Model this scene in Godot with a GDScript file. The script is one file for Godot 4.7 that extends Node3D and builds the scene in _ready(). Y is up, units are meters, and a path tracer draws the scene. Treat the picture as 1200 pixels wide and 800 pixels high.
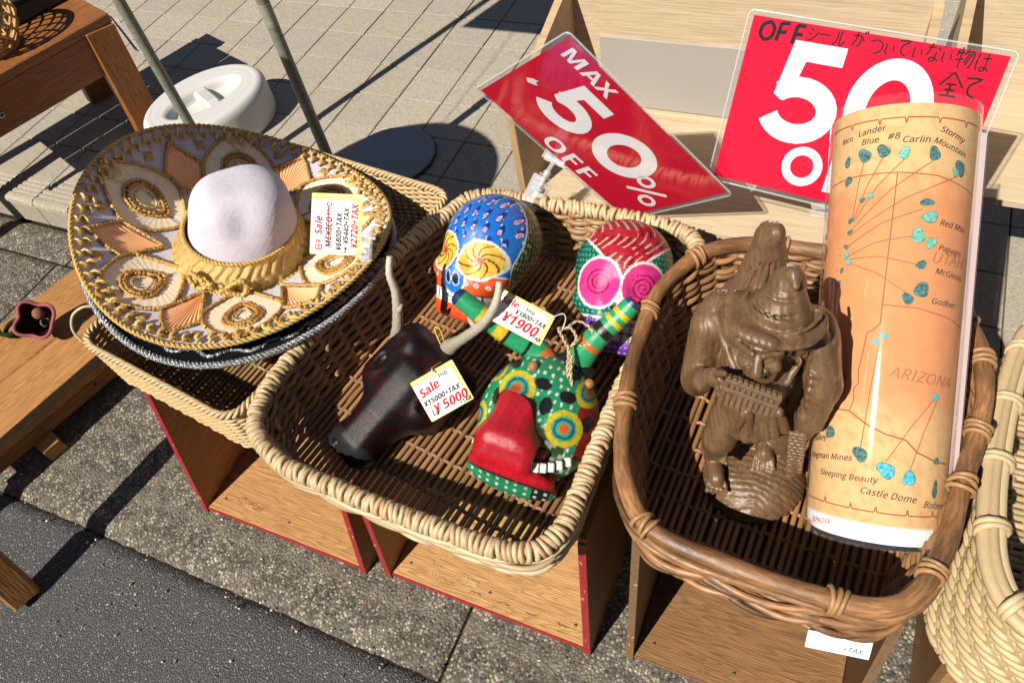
extends Node3D

# ---------------------------------------------------------------- mesh builder
class Geo:
	var v := PackedVector3Array()
	var n := PackedVector3Array()
	var uv := PackedVector2Array()
	var c := PackedColorArray()
	var ix := PackedInt32Array()
	var col := Color(1, 1, 1)

	func quad(a: Vector3, b: Vector3, d: Vector3, e: Vector3, hint: Vector3, ua := Vector2.ZERO, ub := Vector2.ZERO, ud := Vector2.ZERO, ue := Vector2.ZERO) -> void:
		var nr := (d - a).cross(b - a)
		if nr.length_squared() < 1e-20:
			nr = (e - a).cross(d - a)
		var s := v.size()
		if nr.dot(hint) < 0.0:
			nr = -nr
			ix.append_array(PackedInt32Array([s, s + 2, s + 1, s, s + 3, s + 2]))
		else:
			ix.append_array(PackedInt32Array([s, s + 1, s + 2, s, s + 2, s + 3]))
		nr = nr.normalized()
		v.append_array(PackedVector3Array([a, b, d, e]))
		n.append_array(PackedVector3Array([nr, nr, nr, nr]))
		uv.append_array(PackedVector2Array([ua, ub, ud, ue]))
		c.append_array(PackedColorArray([col, col, col, col]))

	func tri(a: Vector3, b: Vector3, d: Vector3, hint: Vector3) -> void:
		var nr := (d - a).cross(b - a)
		var s := v.size()
		if nr.dot(hint) < 0.0:
			nr = -nr
			ix.append_array(PackedInt32Array([s, s + 2, s + 1]))
		else:
			ix.append_array(PackedInt32Array([s, s + 1, s + 2]))
		nr = nr.normalized()
		v.append_array(PackedVector3Array([a, b, d]))
		n.append_array(PackedVector3Array([nr, nr, nr]))
		uv.append_array(PackedVector2Array([Vector2(a.x, a.z), Vector2(b.x, b.z), Vector2(d.x, d.z)]))
		c.append_array(PackedColorArray([col, col, col]))

	# chamfered box; grain: 0 x, 1 y, 2 z (the u direction of the texture); uv in metres
	func box(xf: Transform3D, size: Vector3, bev := 0.0015, grain := 0, off := Vector2.ZERO) -> void:
		var h := size * 0.5
		var b: float = min(bev, min(h.x, min(h.y, h.z)) * 0.5)
		var P := func(sx, sy, sz, ax) -> Vector3:
			var q := Vector3(sx * h.x, sy * h.y, sz * h.z)
			if ax != 0: q.x -= sx * b
			if ax != 1: q.y -= sy * b
			if ax != 2: q.z -= sz * b
			return q
		for ax in 3:
			var a1 := (ax + 1) % 3
			var a2 := (ax + 2) % 3
			for s in [-1.0, 1.0]:
				var pts := []
				var uvs := []
				for k in [[-1.0, -1.0], [1.0, -1.0], [1.0, 1.0], [-1.0, 1.0]]:
					var sg := [0.0, 0.0, 0.0]
					sg[ax] = s
					sg[a1] = k[0]
					sg[a2] = k[1]
					var q: Vector3 = P.call(sg[0], sg[1], sg[2], ax)
					pts.append(xf * q)
					var uu := 0.0
					var vv := 0.0
					if ax == grain:
						uu = q[a1] * 0.12
						vv = q[a2]
					else:
						uu = q[grain]
						vv = q[3 - ax - grain]
					uvs.append(Vector2(uu, vv) + off)
				var hn := Vector3.ZERO
				hn[ax] = s
				quad(pts[0], pts[1], pts[2], pts[3], xf.basis * hn, uvs[0], uvs[1], uvs[2], uvs[3])
		if b <= 0.0:
			return
		for ax in 3:
			var a1 := (ax + 1) % 3
			var a2 := (ax + 2) % 3
			for s1 in [-1.0, 1.0]:
				for s2 in [-1.0, 1.0]:
					var q := []
					for t in [[-1.0, a1], [1.0, a1], [1.0, a2], [-1.0, a2]]:
						var sg := [0.0, 0.0, 0.0]
						sg[ax] = t[0]
						sg[a1] = s1
						sg[a2] = s2
						q.append(P.call(sg[0], sg[1], sg[2], t[1]))
					var hn := Vector3.ZERO
					hn[a1] = s1
					hn[a2] = s2
					var uq := []
					for z in q:
						uq.append(Vector2(z[grain], z[(grain + 1) % 3]) + off)
					quad(xf * q[0], xf * q[1], xf * q[2], xf * q[3], xf.basis * hn, uq[0], uq[1], uq[2], uq[3])
		for sx in [-1.0, 1.0]:
			for sy in [-1.0, 1.0]:
				for sz in [-1.0, 1.0]:
					tri(xf * P.call(sx, sy, sz, 0), xf * P.call(sx, sy, sz, 1), xf * P.call(sx, sy, sz, 2), xf.basis * Vector3(sx, sy, sz))

	# a slab from a 2D outline in the plane of xf (x, y), thickness along z (from 0 down to -th)
	func slab(xf: Transform3D, outline: PackedVector2Array, th: float, uvs := 1.0) -> void:
		var t := Geometry2D.triangulate_polygon(outline)
		var zn := xf.basis.z.normalized()
		for k in range(0, t.size(), 3):
			var a := outline[t[k]]
			var b := outline[t[k + 1]]
			var d := outline[t[k + 2]]
			for side in [0.0, -th]:
				if side < 0.0 or th == 0.0 or side == 0.0:
					var s := v.size()
					tri(xf * Vector3(a.x, a.y, side), xf * Vector3(b.x, b.y, side), xf * Vector3(d.x, d.y, side), zn if side == 0.0 else -zn)
					uv[s] = a * uvs
					uv[s + 1] = b * uvs
					uv[s + 2] = d * uvs
				if th == 0.0:
					break
		if th > 0.0:
			var cw := Geometry2D.is_polygon_clockwise(outline)
			for k in outline.size():
				var a := outline[k]
				var b := outline[(k + 1) % outline.size()]
				var o := Vector2(b.y - a.y, a.x - b.x)
				if cw:
					o = -o
				quad(xf * Vector3(a.x, a.y, 0), xf * Vector3(b.x, b.y, 0), xf * Vector3(b.x, b.y, -th), xf * Vector3(a.x, a.y, -th), xf.basis * Vector3(o.x, o.y, 0), a * uvs, b * uvs, b * uvs, a * uvs)

	# surface over a grid, smooth normals; f(u, v) -> Vector3 ; colf(u, v) -> Color
	func grid(nu: int, nv: int, f: Callable, flip := false, colf = null, wrap_u := false, wrap_v := false, uvscale := Vector2.ONE) -> void:
		var s := v.size()
		for j in nv + 1:
			for i in nu + 1:
				var a := float(i) / nu
				var b := float(j) / nv
				v.append(f.call(a, b))
				n.append(Vector3.ZERO)
				uv.append(Vector2(a, b) * uvscale)
				c.append(col if colf == null else colf.call(a, b))
		var q := PackedInt32Array()
		for j in nv:
			for i in nu:
				var p := s + j * (nu + 1) + i
				var r := p + nu + 1
				if flip:
					q.append_array(PackedInt32Array([p, r, p + 1, p + 1, r, r + 1]))
				else:
					q.append_array(PackedInt32Array([p, p + 1, r, p + 1, r + 1, r]))
		ix.append_array(q)
		smooth(s, q)
		if wrap_u:
			for j in nv + 1:
				var p := s + j * (nu + 1)
				var m := (n[p] + n[p + nu]).normalized()
				n[p] = m
				n[p + nu] = m
		if wrap_v:
			for i in nu + 1:
				var p := s + i
				var r := s + nv * (nu + 1) + i
				var m := (n[p] + n[r]).normalized()
				n[p] = m
				n[r] = m

	func smooth(from: int, q: PackedInt32Array) -> void:
		for k in range(0, q.size(), 3):
			var a := v[q[k]]
			var nr := (v[q[k + 2]] - a).cross(v[q[k + 1]] - a)
			n[q[k]] += nr
			n[q[k + 1]] += nr
			n[q[k + 2]] += nr
		for k in range(from, v.size()):
			n[k] = n[k].normalized() if n[k].length_squared() > 1e-24 else Vector3.UP

	# swept round bar; radii: float or Array; colours optional per point
	func tube(pts: Array, radii, sides := 8, closed := false, caps := true, cols = null, squash := 1.0, upv := Vector3.ZERO) -> void:
		var m := pts.size()
		var s := v.size()
		var t0: Vector3 = (pts[1] - pts[0]).normalized()
		var nr := upv if upv != Vector3.ZERO else (Vector3.UP if absf(t0.y) < 0.9 else Vector3.RIGHT)
		nr = (nr - t0 * nr.dot(t0)).normalized()
		var along := 0.0
		var total := m + (1 if closed else 0)
		for k in total:
			var p: Vector3 = pts[k % m]
			var a: Vector3 = pts[(k - 1 + m) % m] if (closed or k > 0) else pts[0]
			var b: Vector3 = pts[(k + 1) % m] if (closed or k < m - 1) else pts[m - 1]
			var t: Vector3 = (b - a).normalized()
			nr = (nr - t * nr.dot(t)).normalized()
			if upv != Vector3.ZERO:
				nr = (upv - t * upv.dot(t)).normalized()
			var bn := t.cross(nr)
			var r: float = radii[k % m] if radii is Array else radii
			if k > 0:
				along += p.distance_to(pts[(k - 1) % m])
			for j in sides + 1:
				var an := TAU * j / sides
				var o := nr * cos(an) * squash + bn * sin(an)
				v.append(p + o * r)
				n.append((nr * cos(an) + bn * sin(an) * squash).normalized())
				uv.append(Vector2(along, r * an))
				c.append(col if cols == null else cols[k % m])
		for k in total - 1:
			for j in sides:
				var p := s + k * (sides + 1) + j
				var r2 := p + sides + 1
				ix.append_array(PackedInt32Array([p, r2, p + 1, p + 1, r2, r2 + 1]))
		if caps and not closed:
			for e in [0, m - 1]:
				var cc: int = s + e * (sides + 1)
				var dirn: Vector3 = (pts[0] - pts[1]) if e == 0 else (pts[m - 1] - pts[m - 2])
				dirn = dirn.normalized()
				var r: float = radii[e] if radii is Array else radii
				var apex := v.size()
				v.append(pts[e] + dirn * r * 0.25)
				n.append(dirn)
				uv.append(uv[cc])
				c.append(c[cc])
				for j in sides + 1:
					v.append(v[cc + j])
					n.append(dirn)
					uv.append(uv[cc + j])
					c.append(c[cc + j])
				for j in sides:
					if e == 0:
						ix.append_array(PackedInt32Array([apex, apex + 1 + j, apex + 2 + j]))
					else:
						ix.append_array(PackedInt32Array([apex, apex + 2 + j, apex + 1 + j]))

	# lathe about y: profile of (radius, height)
	func lathe(xf: Transform3D, prof: Array, seg := 32, sx := 1.0, sz := 1.0) -> void:
		var m := prof.size()
		grid(seg, m - 1, func(a: float, b: float) -> Vector3:
			var q: Vector2 = prof[int(round(b * (m - 1)))]
			return xf * Vector3(cos(a * TAU) * q.x * sx, q.y, sin(a * TAU) * q.x * sz), false, null, true, false)

	func ball(p: Vector3, r: Vector3, seg := 8, basis := Basis()) -> void:
		grid(seg, seg / 2, func(a: float, b: float) -> Vector3:
			return p + basis * Vector3(cos(a * TAU) * sin(b * PI) * r.x, -cos(b * PI) * r.y, sin(a * TAU) * sin(b * PI) * r.z), false, null, true, false)

	# flat ribbon strokes in the plane of xf
	func stroke(xf: Transform3D, pts: Array, w: float, closed := false, th := 0.0) -> void:
		var m := pts.size()
		var L := []
		var Rr := []
		for k in m:
			var a: Vector2 = pts[(k - 1 + m) % m] if (closed or k > 0) else pts[0]
			var b: Vector2 = pts[(k + 1) % m] if (closed or k < m - 1) else pts[m - 1]
			var p: Vector2 = pts[k]
			var d1 := (p - a).normalized() if a != p else (b - p).normalized()
			var d2 := (b - p).normalized() if b != p else d1
			var t := (d1 + d2).normalized()
			var nn := Vector2(-t.y, t.x)
			var kk: float = 1.0 / max(0.6, Vector2(-d1.y, d1.x).dot(nn))
			L.append(p + nn * w * 0.5 * kk)
			Rr.append(p - nn * w * 0.5 * kk)
		var zn := xf.basis.z
		for k in (m if closed else m - 1):
			var j := (k + 1) % m
			quad(xf * Vector3(L[k].x, L[k].y, 0), xf * Vector3(L[j].x, L[j].y, 0), xf * Vector3(Rr[j].x, Rr[j].y, 0), xf * Vector3(Rr[k].x, Rr[k].y, 0), zn)

	func add_mesh(arrays: Array, f: Callable) -> void:
		var s := v.size()
		var av: PackedVector3Array = arrays[Mesh.ARRAY_VERTEX]
		var ai = arrays[Mesh.ARRAY_INDEX]
		for p in av:
			v.append(f.call(p))
			n.append(Vector3.ZERO)
			uv.append(Vector2(p.x, p.y))
			c.append(col)
		var q := PackedInt32Array()
		if ai == null or ai.size() == 0:
			for k in av.size():
				q.append(s + k)
		else:
			for k in ai:
				q.append(s + k)
		ix.append_array(q)
		for k in range(0, q.size(), 3):
			var nr := (v[q[k + 2]] - v[q[k]]).cross(v[q[k + 1]] - v[q[k]]).normalized()
			for z in 3:
				n[q[k + z]] = nr

	func mesh(mat: Material) -> ArrayMesh:
		var a := []
		a.resize(Mesh.ARRAY_MAX)
		a[Mesh.ARRAY_VERTEX] = v
		a[Mesh.ARRAY_NORMAL] = n
		a[Mesh.ARRAY_TEX_UV] = uv
		a[Mesh.ARRAY_COLOR] = c
		a[Mesh.ARRAY_INDEX] = ix
		var m := ArrayMesh.new()
		m.add_surface_from_arrays(Mesh.PRIMITIVE_TRIANGLES, a)
		m.surface_set_material(0, mat)
		return m

# ---------------------------------------------------------------- smooth solids (distance fields meshed as surface nets)
class Solid:
	var prims := []          # [kind, data..., k, sign]
	func cap(a: Vector3, b: Vector3, ra: float, rb: float, k := 0.01, carve := false) -> void:
		prims.append([0, a, b, ra, rb, k, carve, (a + b) * 0.5, a.distance_to(b) * 0.5 + max(ra, rb)])
	func ell(p: Vector3, r: Vector3, basis := Basis(), k := 0.01, carve := false) -> void:
		prims.append([1, p, basis.inverse(), r, 0.0, k, carve, p, max(r.x, max(r.y, r.z))])
	func rbox(p: Vector3, h: Vector3, rr: float, basis := Basis(), k := 0.006, carve := false) -> void:
		prims.append([2, p, basis.inverse(), h, rr, k, carve, p, h.length() + rr])
	static func one(q: Array, p: Vector3) -> float:
		if q[0] == 0:
			var a: Vector3 = q[1]
			var ba: Vector3 = q[2] - a
			var pa := p - a
			var h: float = clamp(pa.dot(ba) / ba.length_squared(), 0.0, 1.0)
			return (pa - ba * h).length() - lerp(q[3], q[4], h)
		if q[0] == 1:
			var l: Vector3 = q[2] * (p - q[1])
			var r: Vector3 = q[3]
			var k0 := (l / r).length()
			var k1 := (l / (r * r)).length()
			if k1 < 1e-6:
				return -min(r.x, min(r.y, r.z))
			return k0 * (k0 - 1.0) / k1
		var l2: Vector3 = (q[2] * (p - q[1])).abs() - q[3]
		return Vector3(max(l2.x, 0.0), max(l2.y, 0.0), max(l2.z, 0.0)).length() + min(max(l2.x, max(l2.y, l2.z)), 0.0) - q[4]
	static func dist(list: Array, p: Vector3) -> float:
		var d := 1.0
		for q in list:
			var e := one(q, p)
			var k: float = q[5]
			if q[6]:
				var h: float = max(k - absf(d + e), 0.0) / k
				d = max(d, -e) + h * h * k * 0.25
			else:
				var h: float = max(k - absf(d - e), 0.0) / k
				d = min(d, e) - h * h * k * 0.25
		return d
	func build(g: Geo, lo: Vector3, hi: Vector3, cell: float, colf = null, bump = null) -> void:
		var N := Vector3i(((hi - lo) / cell).ceil())
		var B := 5
		N = Vector3i(((N.x + B - 1) / B) * B, ((N.y + B - 1) / B) * B, ((N.z + B - 1) / B) * B)
		var M := N + Vector3i.ONE
		var vals := PackedFloat32Array()
		vals.resize(M.x * M.y * M.z)
		vals.fill(9.0)
		var idx := PackedInt32Array()
		idx.resize(N.x * N.y * N.z)
		idx.fill(-1)
		var blocks := []
		var half := cell * B * 0.5
		var reach := half * 1.7321
		for bz in N.z / B:
			for by in N.y / B:
				for bx in N.x / B:
					var cen := lo + Vector3(bx + 0.5, by + 0.5, bz + 0.5) * cell * B
					var near := []
					for q in prims:
						var cc: Vector3 = q[7]
						if cen.distance_to(cc) - q[8] < reach * 1.6 + q[5] + 0.004:
							near.append(q)
					if near.is_empty():
						continue
					var d := dist(near, cen)
					if absf(d) > reach * 1.7 + 0.004:
						if d < 0.0:
							for z in B + 1:
								for y in B + 1:
									for x in B + 1:
										var o := ((bz * B + z) * M.y + by * B + y) * M.x + bx * B + x
										if vals[o] > 8.0:
											vals[o] = -9.0
						continue
					blocks.append(Vector3i(bx, by, bz))
					for z in B + 1:
						for y in B + 1:
							for x in B + 1:
								var gx := bx * B + x
								var gy := by * B + y
								var gz := bz * B + z
								var o := (gz * M.y + gy) * M.x + gx
								if absf(vals[o]) > 8.0:
									var p := lo + Vector3(gx, gy, gz) * cell
									var dd := dist(near, p)
									if bump != null and absf(dd) < cell * 2.0:
										dd += bump.call(p)
									vals[o] = dd
		var s0 := g.v.size()
		var offs := [[0, 0, 0], [1, 0, 0], [0, 1, 0], [1, 1, 0], [0, 0, 1], [1, 0, 1], [0, 1, 1], [1, 1, 1]]
		var edges := [[0, 1], [2, 3], [4, 5], [6, 7], [0, 2], [1, 3], [4, 6], [5, 7], [0, 4], [1, 5], [2, 6], [3, 7]]
		for b in blocks:
			for z in B:
				for y in B:
					for x in B:
						var gx: int = b.x * B + x
						var gy: int = b.y * B + y
						var gz: int = b.z * B + z
						var o := (gz * M.y + gy) * M.x + gx
						var e0 := vals[o]
						var mk := 0
						var cv := [e0, vals[o + 1], vals[o + M.x], vals[o + M.x + 1], 0.0, 0.0, 0.0, 0.0]
						var o2 := o + M.x * M.y
						cv[4] = vals[o2]
						cv[5] = vals[o2 + 1]
						cv[6] = vals[o2 + M.x]
						cv[7] = vals[o2 + M.x + 1]
						for k in 8:
							if cv[k] < 0.0:
								mk |= 1 << k
						if mk == 0 or mk == 255:
							continue
						var acc := Vector3.ZERO
						var cnt := 0
						for e in edges:
							var va: float = cv[e[0]]
							var vb: float = cv[e[1]]
							if (va < 0.0) != (vb < 0.0):
								var t: float = clamp(va / (va - vb), 0.0, 1.0)
								var oa = offs[e[0]]
								var ob = offs[e[1]]
								acc += Vector3(lerpf(oa[0], ob[0], t), lerpf(oa[1], ob[1], t), lerpf(oa[2], ob[2], t))
								cnt += 1
						var pos := lo + (Vector3(gx, gy, gz) + acc / cnt) * cell
						idx[(gz * N.y + gy) * N.x + gx] = g.v.size()
						g.v.append(pos)
						g.n.append(Vector3.ZERO)
						g.uv.append(Vector2(pos.x, pos.y))
						g.c.append(g.col if colf == null else colf.call(pos))
		var q := PackedInt32Array()
		for b in blocks:
			for z in B:
				for y in B:
					for x in B:
						var gx: int = b.x * B + x
						var gy: int = b.y * B + y
						var gz: int = b.z * B + z
						if gx == 0 or gy == 0 or gz == 0:
							continue
						var o := (gz * M.y + gy) * M.x + gx
						var i0 := (gz * N.y + gy) * N.x + gx
						var inside := vals[o] < 0.0
						for ax in 3:
							var step := 1 if ax == 0 else (M.x if ax == 1 else M.x * M.y)
							if (vals[o + step] < 0.0) == inside:
								continue
							var u1 := N.x if ax == 0 else (N.x * N.y if ax == 1 else 1)
							var u2 := N.x * N.y if ax == 0 else (1 if ax == 1 else N.x)
							var a := idx[i0]
							var b1 := idx[i0 - u1]
							var c1 := idx[i0 - u1 - u2]
							var d1 := idx[i0 - u2]
							if a < 0 or b1 < 0 or c1 < 0 or d1 < 0:
								continue
							if inside:
								q.append_array(PackedInt32Array([a, c1, b1, a, d1, c1]))
							else:
								q.append_array(PackedInt32Array([a, b1, c1, a, c1, d1]))
		g.ix.append_array(q)
		g.smooth(s0, q)

# ---------------------------------------------------------------- bookkeeping
var names := {}
var M := {}
var rng := RandomNumberGenerator.new()

func numbered(called: String) -> String:
	if not names.has(called):
		names[called] = 0
		return called
	names[called] += 1
	return "%s_%03d" % [called, names[called]]

func put(called: String, mesh: Mesh, parent: Node = self, xf := Transform3D()) -> MeshInstance3D:
	var o := MeshInstance3D.new()
	o.name = numbered(called) if parent == self else called
	o.mesh = mesh
	o.transform = xf
	parent.add_child(o, true)
	return o

func thing(called: String, label: String, category: String, at := Transform3D(), group := "") -> Node3D:
	var o := Node3D.new()
	o.name = numbered(called)
	add_child(o)
	o.transform = at
	return tag(o, label, category, group)

func tag(o: Node3D, label: String, category: String, group := "") -> Node3D:
	o.set_meta("label", label)
	o.set_meta("category", category)
	if group:
		o.set_meta("group", group)
	return o

func T(x: float, y: float, z: float) -> Transform3D:
	return Transform3D(Basis(), Vector3(x, y, z))

func jitter(col: Color, amount: float) -> Color:
	var k := 1.0 + rng.randf_range(-amount, amount)
	return Color(col.r * k, col.g * k * (1.0 + rng.randf_range(-amount, amount) * 0.2), col.b * k * (1.0 + rng.randf_range(-amount, amount) * 0.35))

# letters through TextMesh, laid into a Geo by a mapping function
func letters(g: Geo, text: String, size: float, f: Callable, bold := false, italic := false) -> void:
	var tm := TextMesh.new()
	var sf := SystemFont.new()
	sf.font_names = PackedStringArray(["Droid Sans"])
	sf.font_weight = 700 if bold else 400
	tm.font = sf
	tm.font_size = 48
	tm.pixel_size = size / 48.0
	tm.depth = 0.0
	tm.text = text
	var skew := 0.22 if italic else 0.0
	g.add_mesh(tm.get_mesh_arrays(), func(p: Vector3) -> Vector3: return f.call(Vector2(p.x + p.y * skew, p.y)))

func flat_text(g: Geo, text: String, size: float, xf: Transform3D, bold := false, italic := false) -> void:
	letters(g, text, size, func(p: Vector2) -> Vector3: return xf * Vector3(p.x, p.y, 0), bold, italic)

func loop_points(pts: Array, y: float, count: int, smoothness := 2) -> Array:
	# closed Catmull-Rom through (x, z), resampled evenly
	var dense := []
	var m := pts.size()
	for k in m:
		var p0: Vector2 = pts[(k - 1 + m) % m]
		var p1: Vector2 = pts[k]
		var p2: Vector2 = pts[(k + 1) % m]
		var p3: Vector2 = pts[(k + 2) % m]
		for s in 12:
			var t := s / 12.0
			dense.append(p1.cubic_interpolate(p2, p0, p3, t))
	var L := [0.0]
	for k in dense.size():
		L.append(L[k] + dense[k].distance_to(dense[(k + 1) % dense.size()]))
	var total: float = L[-1]
	var out := []
	var j := 0
	for k in count:
		var d := total * k / count
		while L[j + 1] < d:
			j += 1
		var t: float = (d - L[j]) / max(1e-9, L[j + 1] - L[j])
		var q: Vector2 = dense[j].lerp(dense[(j + 1) % dense.size()], t)
		out.append(Vector3(q.x, y, q.y))
	return out

func shrink(loop: Array, y: float, inset: float) -> Array:
	var c := Vector3.ZERO
	for p in loop:
		c += p
	c /= loop.size()
	var out := []
	var m := loop.size()
	for k in m:
		var t: Vector3 = (loop[(k + 1) % m] - loop[(k - 1 + m) % m]).normalized()
		var nn := Vector3(-t.z, 0, t.x)
		if nn.dot(loop[k] - c) > 0:
			nn = -nn
		var p: Vector3 = loop[k] + nn * inset
		out.append(Vector3(p.x, y, p.z))
	return out

func outward(loop: Array, k: int) -> Vector3:
	var m := loop.size()
	var c := Vector3.ZERO
	for i in range(0, m, max(1, m / 8)):
		c += loop[i]
	c /= ceil(float(m) / max(1, m / 8))
	var t: Vector3 = (loop[(k + 1) % m] - loop[(k - 1 + m) % m]).normalized()
	var nn := Vector3(t.z, 0, -t.x)
	return nn if nn.dot(loop[k] - c) > 0 else -nn

# ---------------------------------------------------------------- textures and materials
func noise_bytes(kind: int, size: int, freq: float, oct := 3, sd := 1, ret := -1, stretch := 1.0) -> PackedByteArray:
	var f := FastNoiseLite.new()
	f.seed = sd
	f.noise_type = kind
	f.frequency = freq
	f.fractal_octaves = oct
	f.fractal_type = FastNoiseLite.FRACTAL_FBM if oct > 1 else FastNoiseLite.FRACTAL_NONE
	if ret >= 0:
		f.cellular_return_type = ret
		f.cellular_jitter = 1.0
	var im: Image
	if stretch != 1.0:
		im = f.get_seamless_image(int(size / stretch), size, false, false, 0.1, true)
		im.resize(size, size, Image.INTERPOLATE_CUBIC)
	else:
		im = f.get_seamless_image(size, size, false, false, 0.1, true)
	im.convert(Image.FORMAT_L8)
	return im.get_data()

func rgb_texture(size: int, f: Callable) -> ImageTexture:
	var d := PackedByteArray()
	d.resize(size * size * 3)
	for k in size * size:
		var q: Color = f.call(k)
		d[k * 3] = int(clamp(q.r, 0.0, 1.0) * 255.0)
		d[k * 3 + 1] = int(clamp(q.g, 0.0, 1.0) * 255.0)
		d[k * 3 + 2] = int(clamp(q.b, 0.0, 1.0) * 255.0)
	var im := Image.create_from_data(size, size, false, Image.FORMAT_RGB8, d)
	return ImageTexture.create_from_image(im)

func grey_normal(bytes: PackedByteArray, size: int, strength: float) -> ImageTexture:
	var im := Image.create_from_data(size, size, false, Image.FORMAT_L8, bytes)
	im.convert(Image.FORMAT_RGBA8)
	im.bump_map_to_normal_map(strength)
	return ImageTexture.create_from_image(im)

func mat(rough := 0.7, tex: Texture2D = null, scale := 1.0, ntex: Texture2D = null, nscale := 1.0, spec := 0.5, metal := 0.0, tri := false) -> StandardMaterial3D:
	var m := StandardMaterial3D.new()
	m.vertex_color_use_as_albedo = true
	m.albedo_color = Color(1, 1, 1)
	m.roughness = rough
	m.metallic = metal
	m.metallic_specular = spec
	m.uv1_scale = Vector3.ONE * scale
	if tri:
		m.uv1_triplanar = true
	if tex:
		m.albedo_texture = tex
	if ntex:
		m.normal_enabled = true
		m.normal_texture = ntex
		m.normal_scale = nscale
	return m

func make_materials() -> void:
	var S := 1024
	# exposed aggregate concrete: pebbles of many tones in grey cement
	var cv := noise_bytes(FastNoiseLite.TYPE_CELLULAR, S, 0.055, 1, 3, FastNoiseLite.RETURN_CELL_VALUE)
	var cd := noise_bytes(FastNoiseLite.TYPE_CELLULAR, S, 0.055, 1, 3, FastNoiseLite.RETURN_DISTANCE)
	var fine := noise_bytes(FastNoiseLite.TYPE_SIMPLEX, S, 0.18, 2, 5)
	var big := noise_bytes(FastNoiseLite.TYPE_SIMPLEX, S, 0.006, 3, 8)
	var pal := [Color(.56, .52, .45), Color(.38, .36, .33), Color(.66, .61, .53), Color(.47, .40, .33), Color(.30, .30, .31), Color(.74, .69, .60), Color(.52, .50, .48), Color(.43, .41, .37)]
	var hgt := PackedByteArray()
	hgt.resize(S * S)
	M.agg_tex = rgb_texture(S, func(k: int) -> Color:
		var d := cd[k] / 255.0
		var f := fine[k] / 255.0
		var stone: Color = pal[(cv[k] * 37) % 8]
		var t: float = clamp((d - 0.30) / 0.22, 0.0, 1.0)
		var cem := Color(.50, .47, .41) * (0.55 + 0.6 * f)
		hgt[k] = int(clamp((1.0 - t) * 150.0 + f * 70.0, 0.0, 255.0))
		return (stone.lerp(cem, t) * (0.80 + 0.3 * f)) * (0.78 + 0.36 * big[k] / 255.0))
	M.agg_nrm = grey_normal(hgt, S, 7.0)
	# asphalt: dark binder with pale and dark chips
	var av := noise_bytes(FastNoiseLite.TYPE_CELLULAR, S, 0.085, 1, 13, FastNoiseLite.RETURN_CELL_VALUE)
	var ad := noise_bytes(FastNoiseLite.TYPE_CELLULAR, S, 0.085, 1, 13, FastNoiseLite.RETURN_DISTANCE)
	M.asp_tex = rgb_texture(S, func(k: int) -> Color:
		var d := ad[k] / 255.0
		var f := fine[k] / 255.0
		var r := (av[k] * 53) % 256
		var s := 0.30 + 0.10 * (r / 255.0)
		if r > 244:
			s = 0.62
		elif r > 225:
			s = 0.46
		var t: float = clamp((d - 0.28) / 0.25, 0.0, 1.0)
		hgt[k] = int(clamp((1.0 - t) * 160.0 + f * 60.0, 0.0, 255.0))
		var q := lerpf(s, 0.25, t) * (0.8 + 0.4 * f)
		return Color(q, q * 0.985, q * 0.97))
	M.asp_nrm = grey_normal(hgt, S, 6.0)
	# speckled paving tile
	S = 512
	var t1 := noise_bytes(FastNoiseLite.TYPE_VALUE, S, 0.42, 1, 21)
	var t2 := noise_bytes(FastNoiseLite.TYPE_SIMPLEX, S, 0.02, 3, 22)
	M.tile_tex = rgb_texture(S, func(k: int) -> Color:
		var f := t1[k] / 255.0
		var s := 0.93
		if f < 0.30:
			s = 0.66
		elif f > 0.72:
			s = 1.0
		else:
			s = 0.86 + 0.1 * f
		s *= 0.93 + 0.08 * t2[k] / 255.0
		return Color(s, s * 0.985, s * 0.955))
	M.tile_nrm = grey_normal(t1, S, 1.2)
	# wood: streaks along u
	var w1 := noise_bytes(FastNoiseLite.TYPE_SIMPLEX, S, 0.07, 3, 31, -1, 16.0)
	var w2 := noise_bytes(FastNoiseLite.TYPE_SIMPLEX, S, 0.24, 2, 32, -1, 24.0)
	var w3 := noise_bytes(FastNoiseLite.TYPE_SIMPLEX, S, 0.011, 2, 33, -1, 12.0)
	M.wood_tex = rgb_texture(S, func(k: int) -> Color:
		var ring := fposmod(w3[k] / 255.0 * 11.0 + w1[k] / 255.0 * 0.25, 1.0)
		var s := 0.84 - 0.11 * smoothstep(0.35, 0.9, ring) * (1.0 - smoothstep(0.9, 1.0, ring))
		s *= 0.88 + 0.15 * w1[k] / 255.0
		var pore := w2[k] / 255.0
		if pore < 0.36:
			s *= 0.91
		return Color(s * 1.15, s * 1.10, s * 1.02))
	M.wood_nrm = grey_normal(w2, S, 1.6)
	M.ply_tex = rgb_texture(S, func(k: int) -> Color:
		var ring := fposmod(w3[k] / 255.0 * 5.0 + w1[k] / 255.0 * 0.2, 1.0)
		var s := 0.90 + 0.035 * ring
		s *= 0.95 + 0.07 * w1[k] / 255.0
		if w2[k] < 84:
			s *= 0.965
		return Color(s, s * 0.985, s * 0.95))
	# mottled film for old things; fibre relief
	var m1 := noise_bytes(FastNoiseLite.TYPE_SIMPLEX, S, 0.015, 4, 41)
	var m2 := noise_bytes(FastNoiseLite.TYPE_SIMPLEX, S, 0.12, 3, 42)
	M.mottle_tex = rgb_texture(S, func(k: int) -> Color:
		var s := 0.72 + 0.22 * m1[k] / 255.0 + 0.14 * m2[k] / 255.0
		return Color(s, s, s))
	M.mottle_nrm = grey_normal(m2, S, 2.5)
	var fb := noise_bytes(FastNoiseLite.TYPE_SIMPLEX, S, 0.35, 2, 51)
	M.felt_nrm = grey_normal(fb, S, 3.0)
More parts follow.
